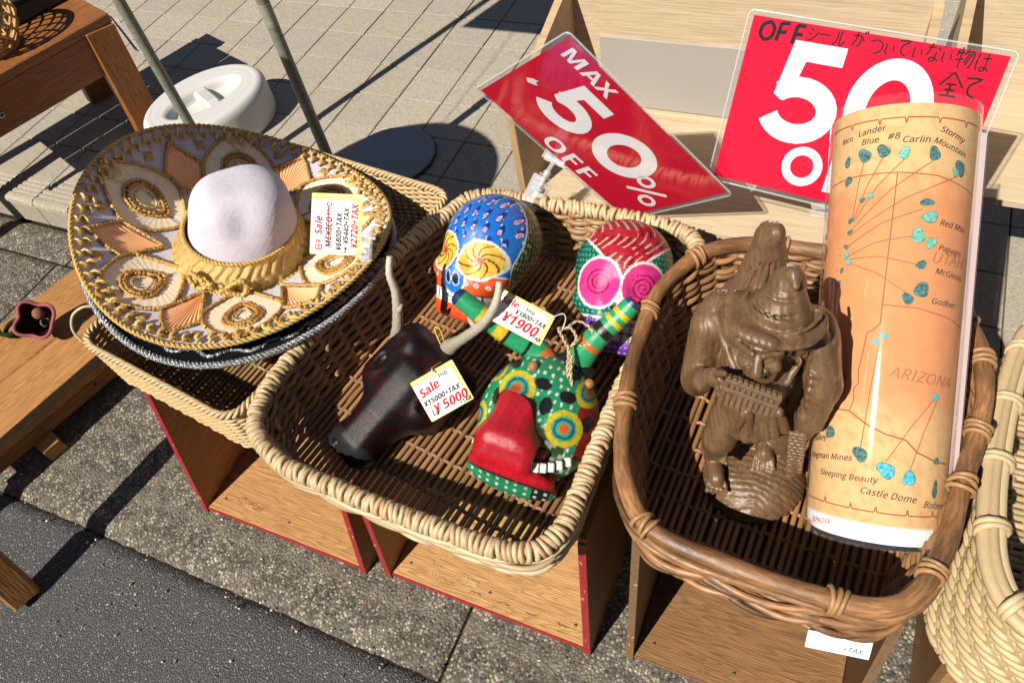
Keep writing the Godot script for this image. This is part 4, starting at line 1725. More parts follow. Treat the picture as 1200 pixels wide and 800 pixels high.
func blue_paint(p: Vector3) -> Color:
	var q := Vector2(p.x, p.y)
	var white := Color(.78, .78, .76)
	var back := 0.028 - 0.35 * maxf(0.0, p.y) + 0.35 * maxf(0.0, -p.y - 0.03)
	if p.z < back and p.y > -0.075:
		if p.z > back - 0.0035:
			return white
		# dark green with cream dashes and tiny flowers
		var a := atan2(p.x, -p.z) / 0.105
		var b := p.y / 0.0105
		var i := int(floor(a))
		var j := int(floor(b))
		var f := Vector2(a - i - 0.5 + (cell_hash(i, j) - 0.5) * 0.4, b - j - 0.5 + (cell_hash(j, i) - 0.5) * 0.4)
		if el(f, Vector2.ZERO, Vector2(0.21, 0.32)) < 1.0:
			return Color(.52, .42, .20) if cell_hash(i + 7, j) > 0.3 else Color(.30, .36, .16)
		return Color(.018, .075, .035)
	for x in [-1.0, 1.0]:
		var c := Vector2(x * 0.0350, 0.001)
		var e := el(q, c, Vector2(0.0305, 0.0300))
		if p.z > 0.02 and e < 1.12:
			if e > 0.99:
				return white
			if e < 0.17:
				return Color(.62, .03, .03)
			var an := atan2(q.y - c.y, q.x - c.x) + e * 1.3
			var w := absf(fposmod(an / TAU * 8.0, 1.0) - 0.5)
			if w > 0.5 - 0.062 / maxf(e, 0.25):
				return Color(.26, .02, .01)
			return Color(.80, .56, .08)
	# nose
	var nz := el(q, Vector2(0, -0.036), Vector2(0.021, 0.021 + 0.006))
	if p.z > 0.03 and nz < 1.13 and q.y < -0.012:
		if nz > 0.95:
			return white
		for x in [-1.0, 1.0]:
			var d := el(q, Vector2(x * 0.0075, -0.036), Vector2(0.0052, 0.0095))
			if d < 1.0:
				return Color(.012, .02, .10)
			if d < 1.35:
				return Color(.55, .65, .75)
		return Color(.02, .20, .62)
	if p.z > 0.0 and q.y < -0.019 and q.y > -0.056:
		if q.y > -0.0215:
			return white
		var i := int(floor(q.x / 0.016))
		var f := Vector2(fposmod(q.x, 0.016) - 0.008, q.y + 0.040)
		if f.length() < 0.0035:
			return white if f.length() > 0.0015 else Color(.7, .1, .1)
		return Color(.74, .095, .018)
	if p.z > 0.03 and q.y <= -0.056 and q.y > -0.080:
		if q.y > -0.0585 or absf(q.y + 0.068) < 0.0009:
			return Color(.03, .03, .03)
		if absf(fposmod(q.x / 0.0095, 1.0) - 0.5) > 0.42:
			return Color(.03, .03, .03)
		return Color(.76, .75, .70)
	if q.y <= -0.056:
		return Color(.68, .08, .02)
	# forehead: blue with dark drops, pink hearts, white dashes
	var row := int(floor(q.y / 0.021))
	var fx := q.x / 0.0195 + (0.5 if row % 2 else 0.0)
	var ix := int(floor(fx))
	var f := Vector2((fx - ix - 0.5) * 0.0195, fposmod(q.y, 0.021) - 0.0095)
	if absf(q.x) < 0.07 and q.y > 0.03:
		var d := el(f, Vector2(0, -0.0015), Vector2(0.0026, 0.0045))
		if d < 0.75:
			return Color(.62, .22, .42)
		if d < 1.05:
			return white
		if el(f, Vector2(0.0008, 0.0015), Vector2(0.0042, 0.0095)) < 1.0:
			return Color(.012, .03, .26)
	var fd := q.x + q.y * 0.35
	var w2 := absf(fposmod(fd / 0.0195, 1.0) - 0.5)
	if w2 < 0.045 and fposmod(q.y, 0.021) > 0.007 and q.y > 0.03:
		return Color(.62, .74, .82)
	return Color(.012, .17, .60)

func pink_paint(p: Vector3) -> Color:
	var q := Vector2(p.x, p.y)
	var white := Color(.80, .80, .78)
	var front := p.z > 0.0
	for x in [-1.0, 1.0]:
		var c := Vector2(x * 0.0335, -0.002)
		var e := el(q, c, Vector2(0.0325, 0.0375))
		if front and e < 1.08:
			if e > 0.97:
				return white
			var d := q - c
			var an := atan2(d.y, d.x * x)
			var tt := d.length() / 0.0072 - an / TAU
			if d.length() < 0.0205 and absf(fposmod(tt, 1.0) - 0.5) < 0.17:
				return Color(.22, .008, .03)
			return Color(.74, .045, .26)
	if front and el(q, Vector2(0, -0.034), Vector2(0.0115, 0.014)) < 1.0:
		if absf(q.x) < 0.0018 or (q.y > -0.028 and absf(q.x) < 0.005):
			return white
		return Color(.012, .012, .012)
	if front and q.y > 0.008 + absf(q.x) * 0.85:
		if q.y < 0.0125 + absf(q.x) * 0.85:
			return white
		var w := absf(fposmod((q.x + 0.02 * sin(q.y * 60.0)) / 0.0135, 1.0) - 0.5)
		if w < 0.09 and fposmod(q.y + cell_hash(int(q.x / 0.0135), 3) * 0.03, 0.03) > 0.012:
			return Color(.62, .55, .40)
		if w > 0.40 and fposmod(q.y + cell_hash(int(q.x / 0.0135), 9) * 0.04, 0.027) > 0.013:
			return Color(.03, .012, .01)
		return Color(.44, .012, .03)
	if q.y < -0.052:
		if q.y > -0.0555:
			return white
		if front and q.y < -0.062 and q.y > -0.086 and absf(q.x) < 0.035:
			if absf(q.y + 0.074) < 0.0011 or absf(fposmod(q.x / 0.0115, 1.0) - 0.5) > 0.43:
				return Color(.01, .01, .01)
			return Color(.50, .48, .42) if q.x > -0.006 else white
		var a := int(floor(q.x / 0.008))
		if Vector2(fposmod(q.x, 0.008) - 0.004, fposmod(q.y, 0.009) - 0.0045).length() < 0.0016:
			return Color(.5, .35, .75)
		return Color(.13, .035, .33)
	if not front and p.x > 0.05 and q.y < 0.02:
		var f2 := Vector2(fposmod(p.z, 0.013) - 0.0065, fposmod(q.y, 0.011) - 0.0055)
		return Color(.34, .10, .03) if f2.length() < 0.0045 else Color(.10, .025, .012)
	# teal scales
	var row := int(floor(q.y / 0.0085))
	var a2 := atan2(p.x, p.z) / 0.125 + (0.5 if row % 2 else 0.0)
	var f3 := Vector2(fposmod(a2, 1.0) - 0.5, fposmod(q.y / 0.0085, 1.0) - 0.5)
	if el(f3, Vector2(0, -0.05), Vector2(0.40, 0.42)) < 1.0:
		return Color(.10, .42, .32) if el(f3, Vector2(-0.05, 0.05), Vector2(0.22, 0.22)) < 1.0 else Color(.015, .22, .15)
	return Color(.006, .075, .045)

func green_paint(p: Vector3) -> Color:
	var q := Vector2(p.x, p.y)
	# snout and lips
	var dome := -0.012 + 0.072 * sqrt(maxf(0.0, 1.0 - pow(p.x / 0.090, 2.0) - pow((p.y - 0.008) / 0.098, 2.0)))
	if absf(p.x + 0.024) < 0.050 and p.y < 0.034 and p.y > -0.062 and p.z > dome + 0.004 and p.z > 0.02:
		if absf(p.x + 0.024) > 0.0440 or p.z < dome + 0.008:
			return Color(.012, .01, .01)
		return Color(.42, .012, .020)
	if p.y < -0.058 and p.y > -0.084 and p.z > 0.010:
		if p.y > -0.0605 or p.y < -0.0815:
			return Color(.012, .012, .012)
		return Color(.52, .015, .025)
	if p.y <= -0.084:
		var a := fposmod(p.x / 0.014, 1.0)
		if absf(a - 0.5) < 0.15 and fposmod(p.y, 0.009) < 0.004:
			return Color(.70, .74, .66)
		return Color(.02, .26, .11) if p.x < 0.03 or p.x > 0.055 else Color(.015, .02, .015)
	for e in [[-0.038, 0.040, 0.027], [0.044, 0.008, 0.026], [0.060, 0.070, 0.024], [-0.085, -0.015, 0.022], [-0.080, 0.060, 0.021]]:
		var d: float = el(q, Vector2(e[0], e[1]), Vector2(e[2] * (0.75 if absf(e[0]) > 0.055 else 1.0), e[2]))
		if d < 1.0:
			if d > 0.70:
				return Color(.58, .47, .03)
			if d > 0.60:
				return Color(.10, .40, .10)
			if d > 0.44:
				return Color(.01, .11, .22)
			if d > 0.28:
				return Color(.07, .36, .20)
			return Color(.62, .10, .02)
	for b in [[-0.005, 0.058, 0.013, 0.009], [0.010, 0.030, 0.009, 0.013], [-0.062, 0.022, 0.008, 0.014], [0.035, 0.052, 0.012, 0.009], [0.072, 0.025, 0.009, 0.012], [0.02, -0.022, 0.007, 0.009], [0.03, 0.085, 0.012, 0.007], [-0.055, 0.075, 0.009, 0.008]]:
		if el(q, Vector2(b[0], b[1]), Vector2(b[2], b[3])) < 1.0:
			return Color(.012, .014, .012)
	if p.x > 0.055 and p.y > 0.02 and p.y < 0.052 or (p.x > 0.068 and p.y < 0.03 and p.y > -0.03):
		return Color(.24, .014, .014)
	if p.x > 0.000 and p.y < 0.004 and p.y > -0.056 and p.x < 0.055 and p.z > 0.02:
		return Color(.035, .06, .03) if cell_hash(int(floor(p.x / 0.006)), int(floor(p.y / 0.007))) < 0.75 else Color(.3, .36, .25)
	var i := int(floor(q.x / 0.0125))
	var j := int(floor(q.y / 0.0115))
	var f := Vector2(fposmod(q.x, 0.0125) - 0.00625 + (cell_hash(i, j) - 0.5) * 0.005, fposmod(q.y, 0.0115) - 0.00575 + (cell_hash(j, i) - 0.5) * 0.005)
	if el(f, Vector2.ZERO, Vector2(0.0019, 0.0031)) < 1.0:
		return Color(.72, .76, .68)
	return Color(.022, .27, .115)

func banded(fs: Array, f: float) -> Color:
	for b in fs:
		if f < b[0]:
			return b[1]
	return fs[-1][1]

func smooth_path(pts: Array, per: int) -> Array:
	var out := []
	for k in pts.size() - 1:
		var p0: Vector3 = pts[max(0, k - 1)]
		var p1: Vector3 = pts[k]
		var p2: Vector3 = pts[k + 1]
		var p3: Vector3 = pts[min(pts.size() - 1, k + 2)]
		for s in per:
			out.append(p1.cubic_interpolate(p2, p0, p3, float(s) / per))
	out.append(pts[-1])
	return out

func build_masks() -> void:
	var s := Solid.new()
	skull_solid(s)
	var t := thing("painted_skull", "papier-mache skull with blue forehead, yellow flower eyes and green sides", "skull", Transform3D(Basis(Vector3(0.9975, -0.0051, 0.0712), Vector3(0.0527, 0.7256, -0.6861), Vector3(-0.0481, 0.6881, 0.7240)).orthonormalized() * Basis(Vector3.UP, -0.13), Vector3(1.2230, 0.3960, 1.3200)), "painted skulls")
	var g := Geo.new()
	s.build(g, Vector3(-0.09, -0.12, -0.12), Vector3(0.09, 0.115, 0.10), 0.0020, blue_paint)
	put("head", g.mesh(M.gloss), t)
	t = thing("painted_skull", "papier-mache skull with red brow, pink spiral eyes and purple jaw", "skull", Transform3D(Basis(Vector3(0.9735, -0.1201, -0.1946), Vector3(-0.0749, 0.6368, -0.7674), Vector3(0.2160, 0.7617, 0.6109)).orthonormalized(), Vector3(1.4610, 0.3920, 1.3180)), "painted skulls")
	g = Geo.new()
	s.build(g, Vector3(-0.09, -0.12, -0.12), Vector3(0.09, 0.115, 0.10), 0.0020, pink_paint)
	put("head", g.mesh(M.gloss), t)

	# ---- green horned mask
	var inv := Transform3D(Basis(Vector3(0.9764, -0.2129, -0.0372), Vector3(0.0671, 0.4622, -0.8842), Vector3(0.2054, 0.8608, 0.4656)).orthonormalized(), Vector3(1.4150, 0.3600, 1.5850))
	t = thing("horned_mask", "green wooden mask with ringed eye spots, a red snout and banded horns", "mask", inv)
	s = Solid.new()
	s.ell(Vector3(0, 0.008, -0.012), Vector3(0.090, 0.098, 0.072), Basis(), 0.01)
	s.rbox(Vector3(-0.026, -0.006, 0.054), Vector3(0.012, 0.026, 0.004), 0.020, Basis(Vector3.RIGHT, -0.42), 0.010)
	s.rbox(Vector3(-0.022, -0.044, 0.060), Vector3(0.026, 0.007, 0.007), 0.020, Basis(Vector3.RIGHT, 0.25), 0.022)
	s.ell(Vector3(-0.008, -0.072, 0.030), Vector3(0.066, 0.020, 0.040), Basis(), 0.010)
	s.ell(Vector3(-0.006, -0.086, 0.008), Vector3(0.070, 0.022, 0.034), Basis(), 0.012)
	s.cap(Vector3(-0.07, -0.0595, 0.045), Vector3(0.06, -0.0595, 0.045), 0.004, 0.004, 0.004, true)
	s.ell(Vector3(0.036, -0.040, 0.058), Vector3(0.030, 0.016, 0.020), Basis(Vector3.BACK, 0.35), 0.005, true)
	s.rbox(Vector3(0, 0, -0.10), Vector3(0.2, 0.2, 0.04), 0.0, Basis(), 0.004, true)
	g = Geo.new()
	s.build(g, Vector3(-0.105, -0.12, -0.065), Vector3(0.105, 0.12, 0.095), 0.0021, green_paint)
	put("face", g.mesh(M.gloss), t)
	for k in 6:
		g = Geo.new()
		g.col = Color(.74, .72, .66)
		var f := k / 5.0
		g.box(Transform3D(Basis(Vector3.FORWARD, -0.15 - f * 0.25), Vector3(0.016 + f * 0.048, -0.0560 + f * f * 0.022, 0.0600 - f * f * 0.024)), Vector3(0.0104, 0.0135, 0.009), 0.0016, 0)
		put("tooth", g.mesh(M.gloss), t)
	g = Geo.new()
	g.col = Color(.74, .72, .66)
	g.box(Transform3D(Basis(Vector3.FORWARD, 0.3), Vector3(-0.068, -0.050, 0.036)), Vector3(0.012, 0.014, 0.008), 0.0016, 0)
	put("tooth", g.mesh(M.gloss), t)
	g = Geo.new()
	g.col = Color(.30, .01, .012)
	g.ball(Vector3(0.022, -0.036, 0.052), Vector3(0.012, 0.009, 0.008), 12)
	put("tongue", g.mesh(M.gloss), t)
	for k in 2:
		g = Geo.new()
		g.col = Color(.40, .22, .10)
		g.ball([Vector3(-0.028, 0.078, 0.036), Vector3(0.055, 0.082, 0.012)][k], Vector3(0.008, 0.008, 0.008), 10)
		put("wooden_peg", g.mesh(M.wood), t)
	g = Geo.new()
	g.col = Color(.015, .012, .012)
	g.ball(Vector3(0.022, 0.098, -0.010), Vector3(0.036, 0.020, 0.022), 18)
	put("dark_crest", g.mesh(M.gloss), t)
	var back := inv.affine_inverse()
	var gr := Color(.03, .34, .14)
	var ye := Color(.64, .50, .03)
	var og := Color(.60, .13, .02)
	var bl := Color(.015, .014, .014)
	var navy := Color(.015, .05, .15)
	for k in 2:
		var pts: Array = [[Vector3(1.412, .392, 1.508), Vector3(1.3870, 0.4090, 1.4920), Vector3(1.3440, 0.4400, 1.4940), Vector3(1.3000, 0.4740, 1.4920), Vector3(1.2670, 0.4980, 1.4880)], [Vector3(1.448, .398, 1.482), Vector3(1.4600, 0.4190, 1.4670), Vector3(1.4750, 0.4360, 1.4510), Vector3(1.4950, 0.4530, 1.4300), Vector3(1.5130, 0.4710, 1.4100)]][k]
		var loc := []
		for p in pts:
			loc.append(back * p)
		var path := smooth_path(loc, 30)
		var cols := []
		var rad := []
		for q in path.size():
			var f := q / float(path.size() - 1)
			cols.append(banded([[[.14, gr], [.22, og], [.34, gr], [.36, bl], [.50, gr], [.52, bl], [.60, ye], [.64, gr], [.74, ye], [.93, gr], [1.1, navy]], [[.26, gr], [.34, og], [.42, gr], [.50, gr], [.60, bl], [.66, gr], [.72, ye], [.78, gr], [.84, ye], [.95, gr], [1.1, navy]]][k], f))
			rad.append(lerpf([0.0215, 0.0225][k], 0.0135, f) * (0.85 if f > 0.97 else 1.0))
		g = Geo.new()
		g.tube(path, rad, 14, false, true, cols)
		put("horn", g.mesh(M.gloss), t)
	# twine knotted between the horns
	var tw := thing("twine", "frayed jute twine knotted over the top of the green mask", "twine", Transform3D())
	for q in [[Vector3(1.425, .440, 1.462), Vector3(1.418, .452, 1.472), Vector3(1.432, .448, 1.488), Vector3(1.446, .436, 1.500), Vector3(1.452, .425, 1.520), Vector3(1.462, .412, 1.545)], [Vector3(1.425, .438, 1.458), Vector3(1.440, .452, 1.452), Vector3(1.462, .450, 1.458), Vector3(1.470, .436, 1.472), Vector3(1.452, .436, 1.482)], [Vector3(1.428, .446, 1.478), Vector3(1.442, .440, 1.498), Vector3(1.446, .427, 1.516), Vector3(1.452, .415, 1.535)], [Vector3(1.418, .444, 1.468), Vector3(1.436, .456, 1.470), Vector3(1.448, .448, 1.480), Vector3(1.440, .438, 1.492)]]:
		var path := smooth_path(q, 12)
		for ph in 2:
			g = Geo.new()
			g.col = [Color(.46, .32, .18), Color(.54, .40, .24)][ph]
			var pp := []
			for k in path.size():
				var an := k * 0.75 + ph * PI
				pp.append(path[k] + Vector3(cos(an), sin(an) * 0.7, sin(an)) * 0.0014)
			g.tube(pp, 0.0016, 6)
			put("strand", g.mesh(M.thread), tw)

	# ---- dark deer mask
	var dx := Transform3D(Basis(Vector3(0.8829, -0.3111, 0.3518), Vector3(0.4311, 0.2397, -0.8699), Vector3(0.1863, 0.9197, 0.3457)).orthonormalized(), Vector3(1.1890, 0.3540, 1.6060))
	t = thing("deer_mask", "dark lacquered wooden deer mask with real antlers, lying in the basket", "mask", dx)
	s = Solid.new()
	s.rbox(Vector3(0, 0.045, -0.008), Vector3(0.044, 0.036, 0.022), 0.030, Basis(), 0.02)
	s.cap(Vector3(0, -0.085, -0.010), Vector3(0, 0.030, -0.004), 0.034, 0.062, 0.02)
	s.rbox(Vector3(0, -0.100, -0.010), Vector3(0.020, 0.006, 0.010), 0.020, Basis(), 0.016)
	s.rbox(Vector3(0, -0.020, 0.026), Vector3(0.012, 0.070, 0.004), 0.014, Basis(Vector3.RIGHT, 0.22), 0.018)
	s.rbox(Vector3(0, 0.066, 0.034), Vector3(0.036, 0.014, 0.004), 0.012, Basis(), 0.016)
	for x in [-1.0, 1.0]:
		s.ell(Vector3(x * 0.019, -0.116, 0.014), Vector3(0.0065, 0.009, 0.007), Basis(), 0.006, true)
		s.ell(Vector3(x * 0.043, 0.028, 0.036), Vector3(0.016, 0.022, 0.012), Basis(), 0.010)
		s.ell(Vector3(x * 0.051, 0.026, 0.046), Vector3(0.009, 0.015, 0.009), Basis(), 0.006, true)
		s.ell(Vector3(x * 0.030, 0.075, 0.040), Vector3(0.018, 0.018, 0.020), Basis(), 0.015)
	s.cap(Vector3(-0.04, -0.11, -0.018), Vector3(0.04, -0.11, -0.018), 0.003, 0.003, 0.004, true)
	s.rbox(Vector3(0, 0, -0.075), Vector3(0.2, 0.2, 0.03), 0.0, Basis(), 0.006, true)
	var NZ := FastNoiseLite.new()
	NZ.seed = 5
	NZ.frequency = 26.0
	g = Geo.new()
	s.build(g, Vector3(-0.095, -0.14, -0.06), Vector3(0.095, 0.13, 0.085), 0.003, func(p: Vector3) -> Color:
		var r := 0.5 + 0.5 * NZ.get_noise_3d(p.x * 3.0, p.y * 0.6, p.z * 3.0)
		var d := Color(.010, .008, .008)
		if p.y < -0.088:
			return Color(.020, .020, .022)
		var streak: float = smoothstep(0.42, 0.75, r)
		return d.lerp(Color(.050, .007, .006), streak * 0.55))
	put("head", g.mesh(M.varnish), t)
	var ib := dx.affine_inverse()
	for k in 2:
		var pts: Array = [[Vector3(1.164, .372, 1.535), Vector3(1.1610, 0.4060, 1.5280), Vector3(1.1640, 0.4450, 1.5120), Vector3(1.1630, 0.4810, 1.4970), Vector3(1.1560, 0.5080, 1.4880), Vector3(1.1540, 0.5300, 1.4710)], [Vector3(1.232, .372, 1.540), Vector3(1.2450, 0.4000, 1.5250), Vector3(1.2830, 0.4380, 1.5180), Vector3(1.3160, 0.4730, 1.5120), Vector3(1.3350, 0.5030, 1.5020), Vector3(1.3420, 0.5250, 1.4920), Vector3(1.3420, 0.5400, 1.4810)]][k]
		var loc := []
		for p in pts:
			loc.append(ib * p)
		var path := smooth_path(loc, 12)
		var rad := []
		var cols := []
		for q in path.size():
			var f := q / float(path.size() - 1)
			rad.append(lerpf(0.0112, 0.0045, pow(f, 0.8)) * (1.0 + 0.06 * sin(q * 1.7)) + (0.004 * exp(-pow((f - 0.2) / 0.05, 2.0))))
			var w: float = 0.6 + 0.5 * f
			cols.append(Color(.46, .40, .30).lerp(Color(.66, .60, .48), f) * w)
		g = Geo.new()
		g.tube(path, rad, 12, false, true, cols)
		put("antler", g.mesh(M.antler), t)
		g = Geo.new()
		g.col = Color(.5, .45, .36)
		var sp: Vector3 = path[path.size() / 2 - 4]
		g.tube([sp, sp + (ib.basis * Vector3(0.010, 0.010, 0.002) if k == 0 else ib.basis * Vector3(-0.012, 0.008, -0.006)), sp + (ib.basis * Vector3(0.013, 0.018, 0.0) if k == 0 else ib.basis * Vector3(-0.016, 0.013, -0.008))], [0.0055, 0.004, 0.0018], 8)
		put("tine", g.mesh(M.antler), t)

# ---------------------------------------------------------------- carved group
func build_statue() -> void:
	var xf := Transform3D(Basis(Vector3(0.9974, 0.0688, -0.0199), Vector3(-0.0700, 0.9951, -0.0700), Vector3(0.0150, 0.0712, 0.9973)).orthonormalized().scaled_local(Vector3(0.83, 0.97, 0.94)), Vector3(1.733, 0.304, 1.545))
	var t := thing("wood_carving", "brown carved wooden figure in a wide hat playing panpipes", "carving", xf)
	var s := Solid.new()
	var V := func(a: float, b: float, c: float) -> Vector3: return Vector3(a, b, c)
	# round plinth, rising behind
	s.ell(Vector3(-0.010, -0.010, -0.006), Vector3(0.086, 0.052, 0.082), Basis(), 0.006)
	s.rbox(Vector3(0, 0.078, 0.06), Vector3(0.2, 0.04, 0.10), 0.0, Basis(), 0.006, true)
	s.cap(Vector3(0.020, 0.02, -0.060), Vector3(0.026, 0.16, -0.052), 0.034, 0.026, 0.012)
	s.cap(Vector3(-0.030, 0.02, -0.066), Vector3(-0.030, 0.15, -0.056), 0.030, 0.026, 0.012)
	# cloak: back slab and shoulders
	s.ell(Vector3(-0.010, 0.225, -0.048), Vector3(0.084, 0.100, 0.034), Basis(), 0.012)
	s.cap(Vector3(-0.072, 0.312, -0.022), Vector3(0.052, 0.306, -0.026), 0.032, 0.030, 0.014)
	s.cap(Vector3(-0.040, 0.322, 0.000), Vector3(0.034, 0.318, 0.000), 0.028, 0.026, 0.012)
	s.cap(Vector3(-0.090, 0.290, -0.020), Vector3(-0.098, 0.190, -0.030), 0.024, 0.022, 0.010)
	s.cap(Vector3(0.066, 0.290, -0.030), Vector3(0.080, 0.205, -0.036), 0.022, 0.022, 0.010)
	# trunk bent forward, sash
	s.ell(Vector3(-0.012, 0.262, 0.010), Vector3(0.054, 0.062, 0.042), Basis(), 0.008)
	s.ell(Vector3(-0.018, 0.205, 0.008), Vector3(0.052, 0.042, 0.036), Basis(), 0.008)
	s.cap(Vector3(-0.062, 0.222, 0.020), Vector3(0.024, 0.208, 0.028), 0.0085, 0.0080, 0.003)
	s.ell(Vector3(-0.018, 0.218, 0.046), Vector3(0.010, 0.009, 0.008), Basis(), 0.002)
	s.cap(Vector3(-0.020, 0.214, 0.048), Vector3(-0.030, 0.176, 0.046), 0.0060, 0.0040, 0.003)
	s.cap(Vector3(-0.012, 0.214, 0.048), Vector3(-0.010, 0.180, 0.048), 0.0055, 0.0040, 0.003)
	# skirt of the coat in folds
	for k in 9:
		var f := k / 8.0
		s.cap(Vector3(lerpf(-0.056, 0.024, f), 0.205, 0.022 + 0.016 * sin(f * PI)), Vector3(lerpf(-0.066, 0.034, f), 0.164 + 0.008 * absf(f - 0.5), 0.020 + 0.024 * sin(f * PI)), 0.0070, 0.0090, 0.002)
	# legs: rolled trousers, bare shins and feet
	s.cap(Vector3(-0.044, 0.180, 0.012), Vector3(-0.060, 0.128, 0.026), 0.028, 0.026, 0.006)
	s.cap(Vector3(-0.060, 0.128, 0.026), Vector3(-0.070, 0.086, 0.016), 0.025, 0.020, 0.005)
	for k in 4:
		s.cap(Vector3(-0.086, 0.120 - k * 0.012, 0.026), Vector3(-0.046, 0.114 - k * 0.011, 0.044 - k * 0.003), 0.0042, 0.0036, 0.002)
	s.cap(Vector3(-0.072, 0.086, 0.014), Vector3(-0.076, 0.052, 0.004), 0.0155, 0.0140, 0.004)
	s.cap(Vector3(-0.076, 0.046, 0.004), Vector3(-0.060, 0.044, 0.040), 0.0140, 0.0130, 0.004)
	s.cap(Vector3(0.000, 0.170, 0.000), Vector3(0.002, 0.122, -0.026), 0.027, 0.024, 0.006)
	s.cap(Vector3(0.002, 0.122, -0.028), Vector3(-0.002, 0.060, -0.052), 0.0190, 0.0135, 0.005)
	s.cap(Vector3(-0.002, 0.050, -0.050), Vector3(0.004, 0.046, -0.020), 0.0145, 0.0150, 0.004)
	s.cap(Vector3(-0.020, 0.112, -0.010), Vector3(0.024, 0.110, -0.014), 0.0060, 0.0060, 0.003)
	for k in 5:
		s.cap(Vector3(-0.072 + k * 0.0058, 0.042, 0.042 - k * 0.0008), Vector3(-0.070 + k * 0.0074, 0.037, 0.058 - k * 0.0016), 0.0046 - 0.0003 * k, 0.0042 - 0.0003 * k, 0.0012)
		s.cap(Vector3(-0.008 + k * 0.0062, 0.046, -0.014), Vector3(-0.010 + k * 0.0080, 0.038, 0.002 - k * 0.0008), 0.0048, 0.0042, 0.0012)
	# arms; wrinkled sleeves
	s.cap(Vector3(-0.084, 0.306, -0.006), Vector3(-0.098, 0.228, 0.012), 0.027, 0.024, 0.006)
	s.cap(Vector3(-0.098, 0.224, 0.014), Vector3(-0.078, 0.272, 0.052), 0.0215, 0.0150, 0.005)
	s.cap(Vector3(-0.078, 0.272, 0.052), Vector3(-0.062, 0.294, 0.062), 0.0125, 0.0110, 0.004)
	for k in 5:
		s.cap(Vector3(-0.106, 0.290 - k * 0.016, 0.010 + k * 0.002), Vector3(-0.082, 0.280 - k * 0.014, 0.024 + k * 0.002), 0.0044, 0.0032, 0.0022)
	s.cap(Vector3(0.062, 0.302, -0.008), Vector3(0.076, 0.250, 0.008), 0.026, 0.025, 0.006)
	s.cap(Vector3(0.076, 0.250, 0.008), Vector3(0.066, 0.196, 0.018), 0.0245, 0.0215, 0.005)
	for k in 8:
		s.cap(Vector3(0.060, 0.284 - k * 0.0125, 0.024 + k * 0.0012), Vector3(0.090 - k * 0.0012, 0.276 - k * 0.0125, 0.016 + k * 0.0014), 0.0046, 0.0036, 0.0022)
	s.ell(Vector3(0.062, 0.176, 0.022), Vector3(0.014, 0.016, 0.012), Basis(), 0.004)
	# hand closed on the pipes
	s.ell(Vector3(-0.054, 0.300, 0.068), Vector3(0.013, 0.016, 0.010), Basis(), 0.004)
	for k in 4:
		s.cap(Vector3(-0.052, 0.312 - k * 0.0085, 0.076), Vector3(-0.034, 0.308 - k * 0.0088, 0.090), 0.0044, 0.0040, 0.0010)
		s.cap(Vector3(-0.034, 0.308 - k * 0.0088, 0.090), Vector3(-0.020, 0.300 - k * 0.0086, 0.090), 0.0040, 0.0034, 0.0010)
	s.cap(Vector3(-0.054, 0.316, 0.074), Vector3(-0.040, 0.330, 0.086), 0.0050, 0.0040, 0.002)
	# staff
	s.cap(Vector3(0.058, 0.212, 0.030), Vector3(0.054, 0.036, -0.012), 0.0090, 0.0120, 0.004)
	for k in 13:
		var f := k / 12.0
		s.cap(Vector3(0.044, 0.178 - f * 0.13, 0.034 - f * 0.034), Vector3(0.064, 0.182 - f * 0.13, 0.036 - f * 0.034), 0.0038, 0.0038, 0.0012)
	# head: looking down over the pipes
	s.ell(Vector3(-0.003, 0.334, 0.040), Vector3(0.028, 0.034, 0.030), Basis(), 0.006)
	s.cap(Vector3(-0.003, 0.350, 0.068), Vector3(-0.002, 0.334, 0.080), 0.0045, 0.0080, 0.003)
	for x in [-1.0, 1.0]:
		s.ell(Vector3(-0.003 + x * 0.009, 0.331, 0.073), Vector3(0.0055, 0.005, 0.006), Basis(), 0.002)
		s.ell(Vector3(-0.003 + x * 0.018, 0.330, 0.060), Vector3(0.0105, 0.011, 0.009), Basis(), 0.004)
		s.cap(Vector3(-0.003 + x * 0.026, 0.349, 0.056), Vector3(-0.003 + x * 0.007, 0.353, 0.070), 0.0042, 0.0040, 0.002)
		s.ell(Vector3(-0.003 + x * 0.0145, 0.3435, 0.0690), Vector3(0.0075, 0.0042, 0.0050), Basis(), 0.002, true)
		s.ell(Vector3(-0.003 + x * 0.0145, 0.3425, 0.0630), Vector3(0.0055, 0.0040, 0.0040), Basis(), 0.0006)
		s.cap(Vector3(-0.003 + x * 0.0085, 0.336, 0.078), Vector3(-0.003 + x * 0.019, 0.320, 0.070), 0.0014, 0.0014, 0.002, true)
		s.ell(Vector3(-0.003 + x * 0.031, 0.334, 0.036), Vector3(0.0065, 0.0105, 0.008), Basis(), 0.002)
	for k in 9:
		var f := k / 8.0 - 0.5
		s.cap(Vector3(-0.003 + f * 0.044, 0.318, 0.066 - absf(f) * 0.030), Vector3(-0.003 + f * 0.034, 0.296, 0.066 - absf(f) * 0.024), 0.0040, 0.0026, 0.0012)
	# hat: drooping brim, wide cone, curled tip, band
	s.ell(Vector3(0.006, 0.364, 0.020), Vector3(0.063, 0.0095, 0.056), Basis(Vector3.RIGHT, -0.16) * Basis(Vector3.BACK, -0.12), 0.003)
	s.cap(Vector3(-0.050, 0.364, 0.006), Vector3(-0.062, 0.342, 0.004), 0.0120, 0.0060, 0.010)
	s.cap(Vector3(0.056, 0.352, 0.006), Vector3(0.068, 0.330, 0.004), 0.0130, 0.0060, 0.010)
	s.cap(Vector3(-0.030, 0.372, 0.058), Vector3(0.012, 0.374, 0.070), 0.0070, 0.0075, 0.006)
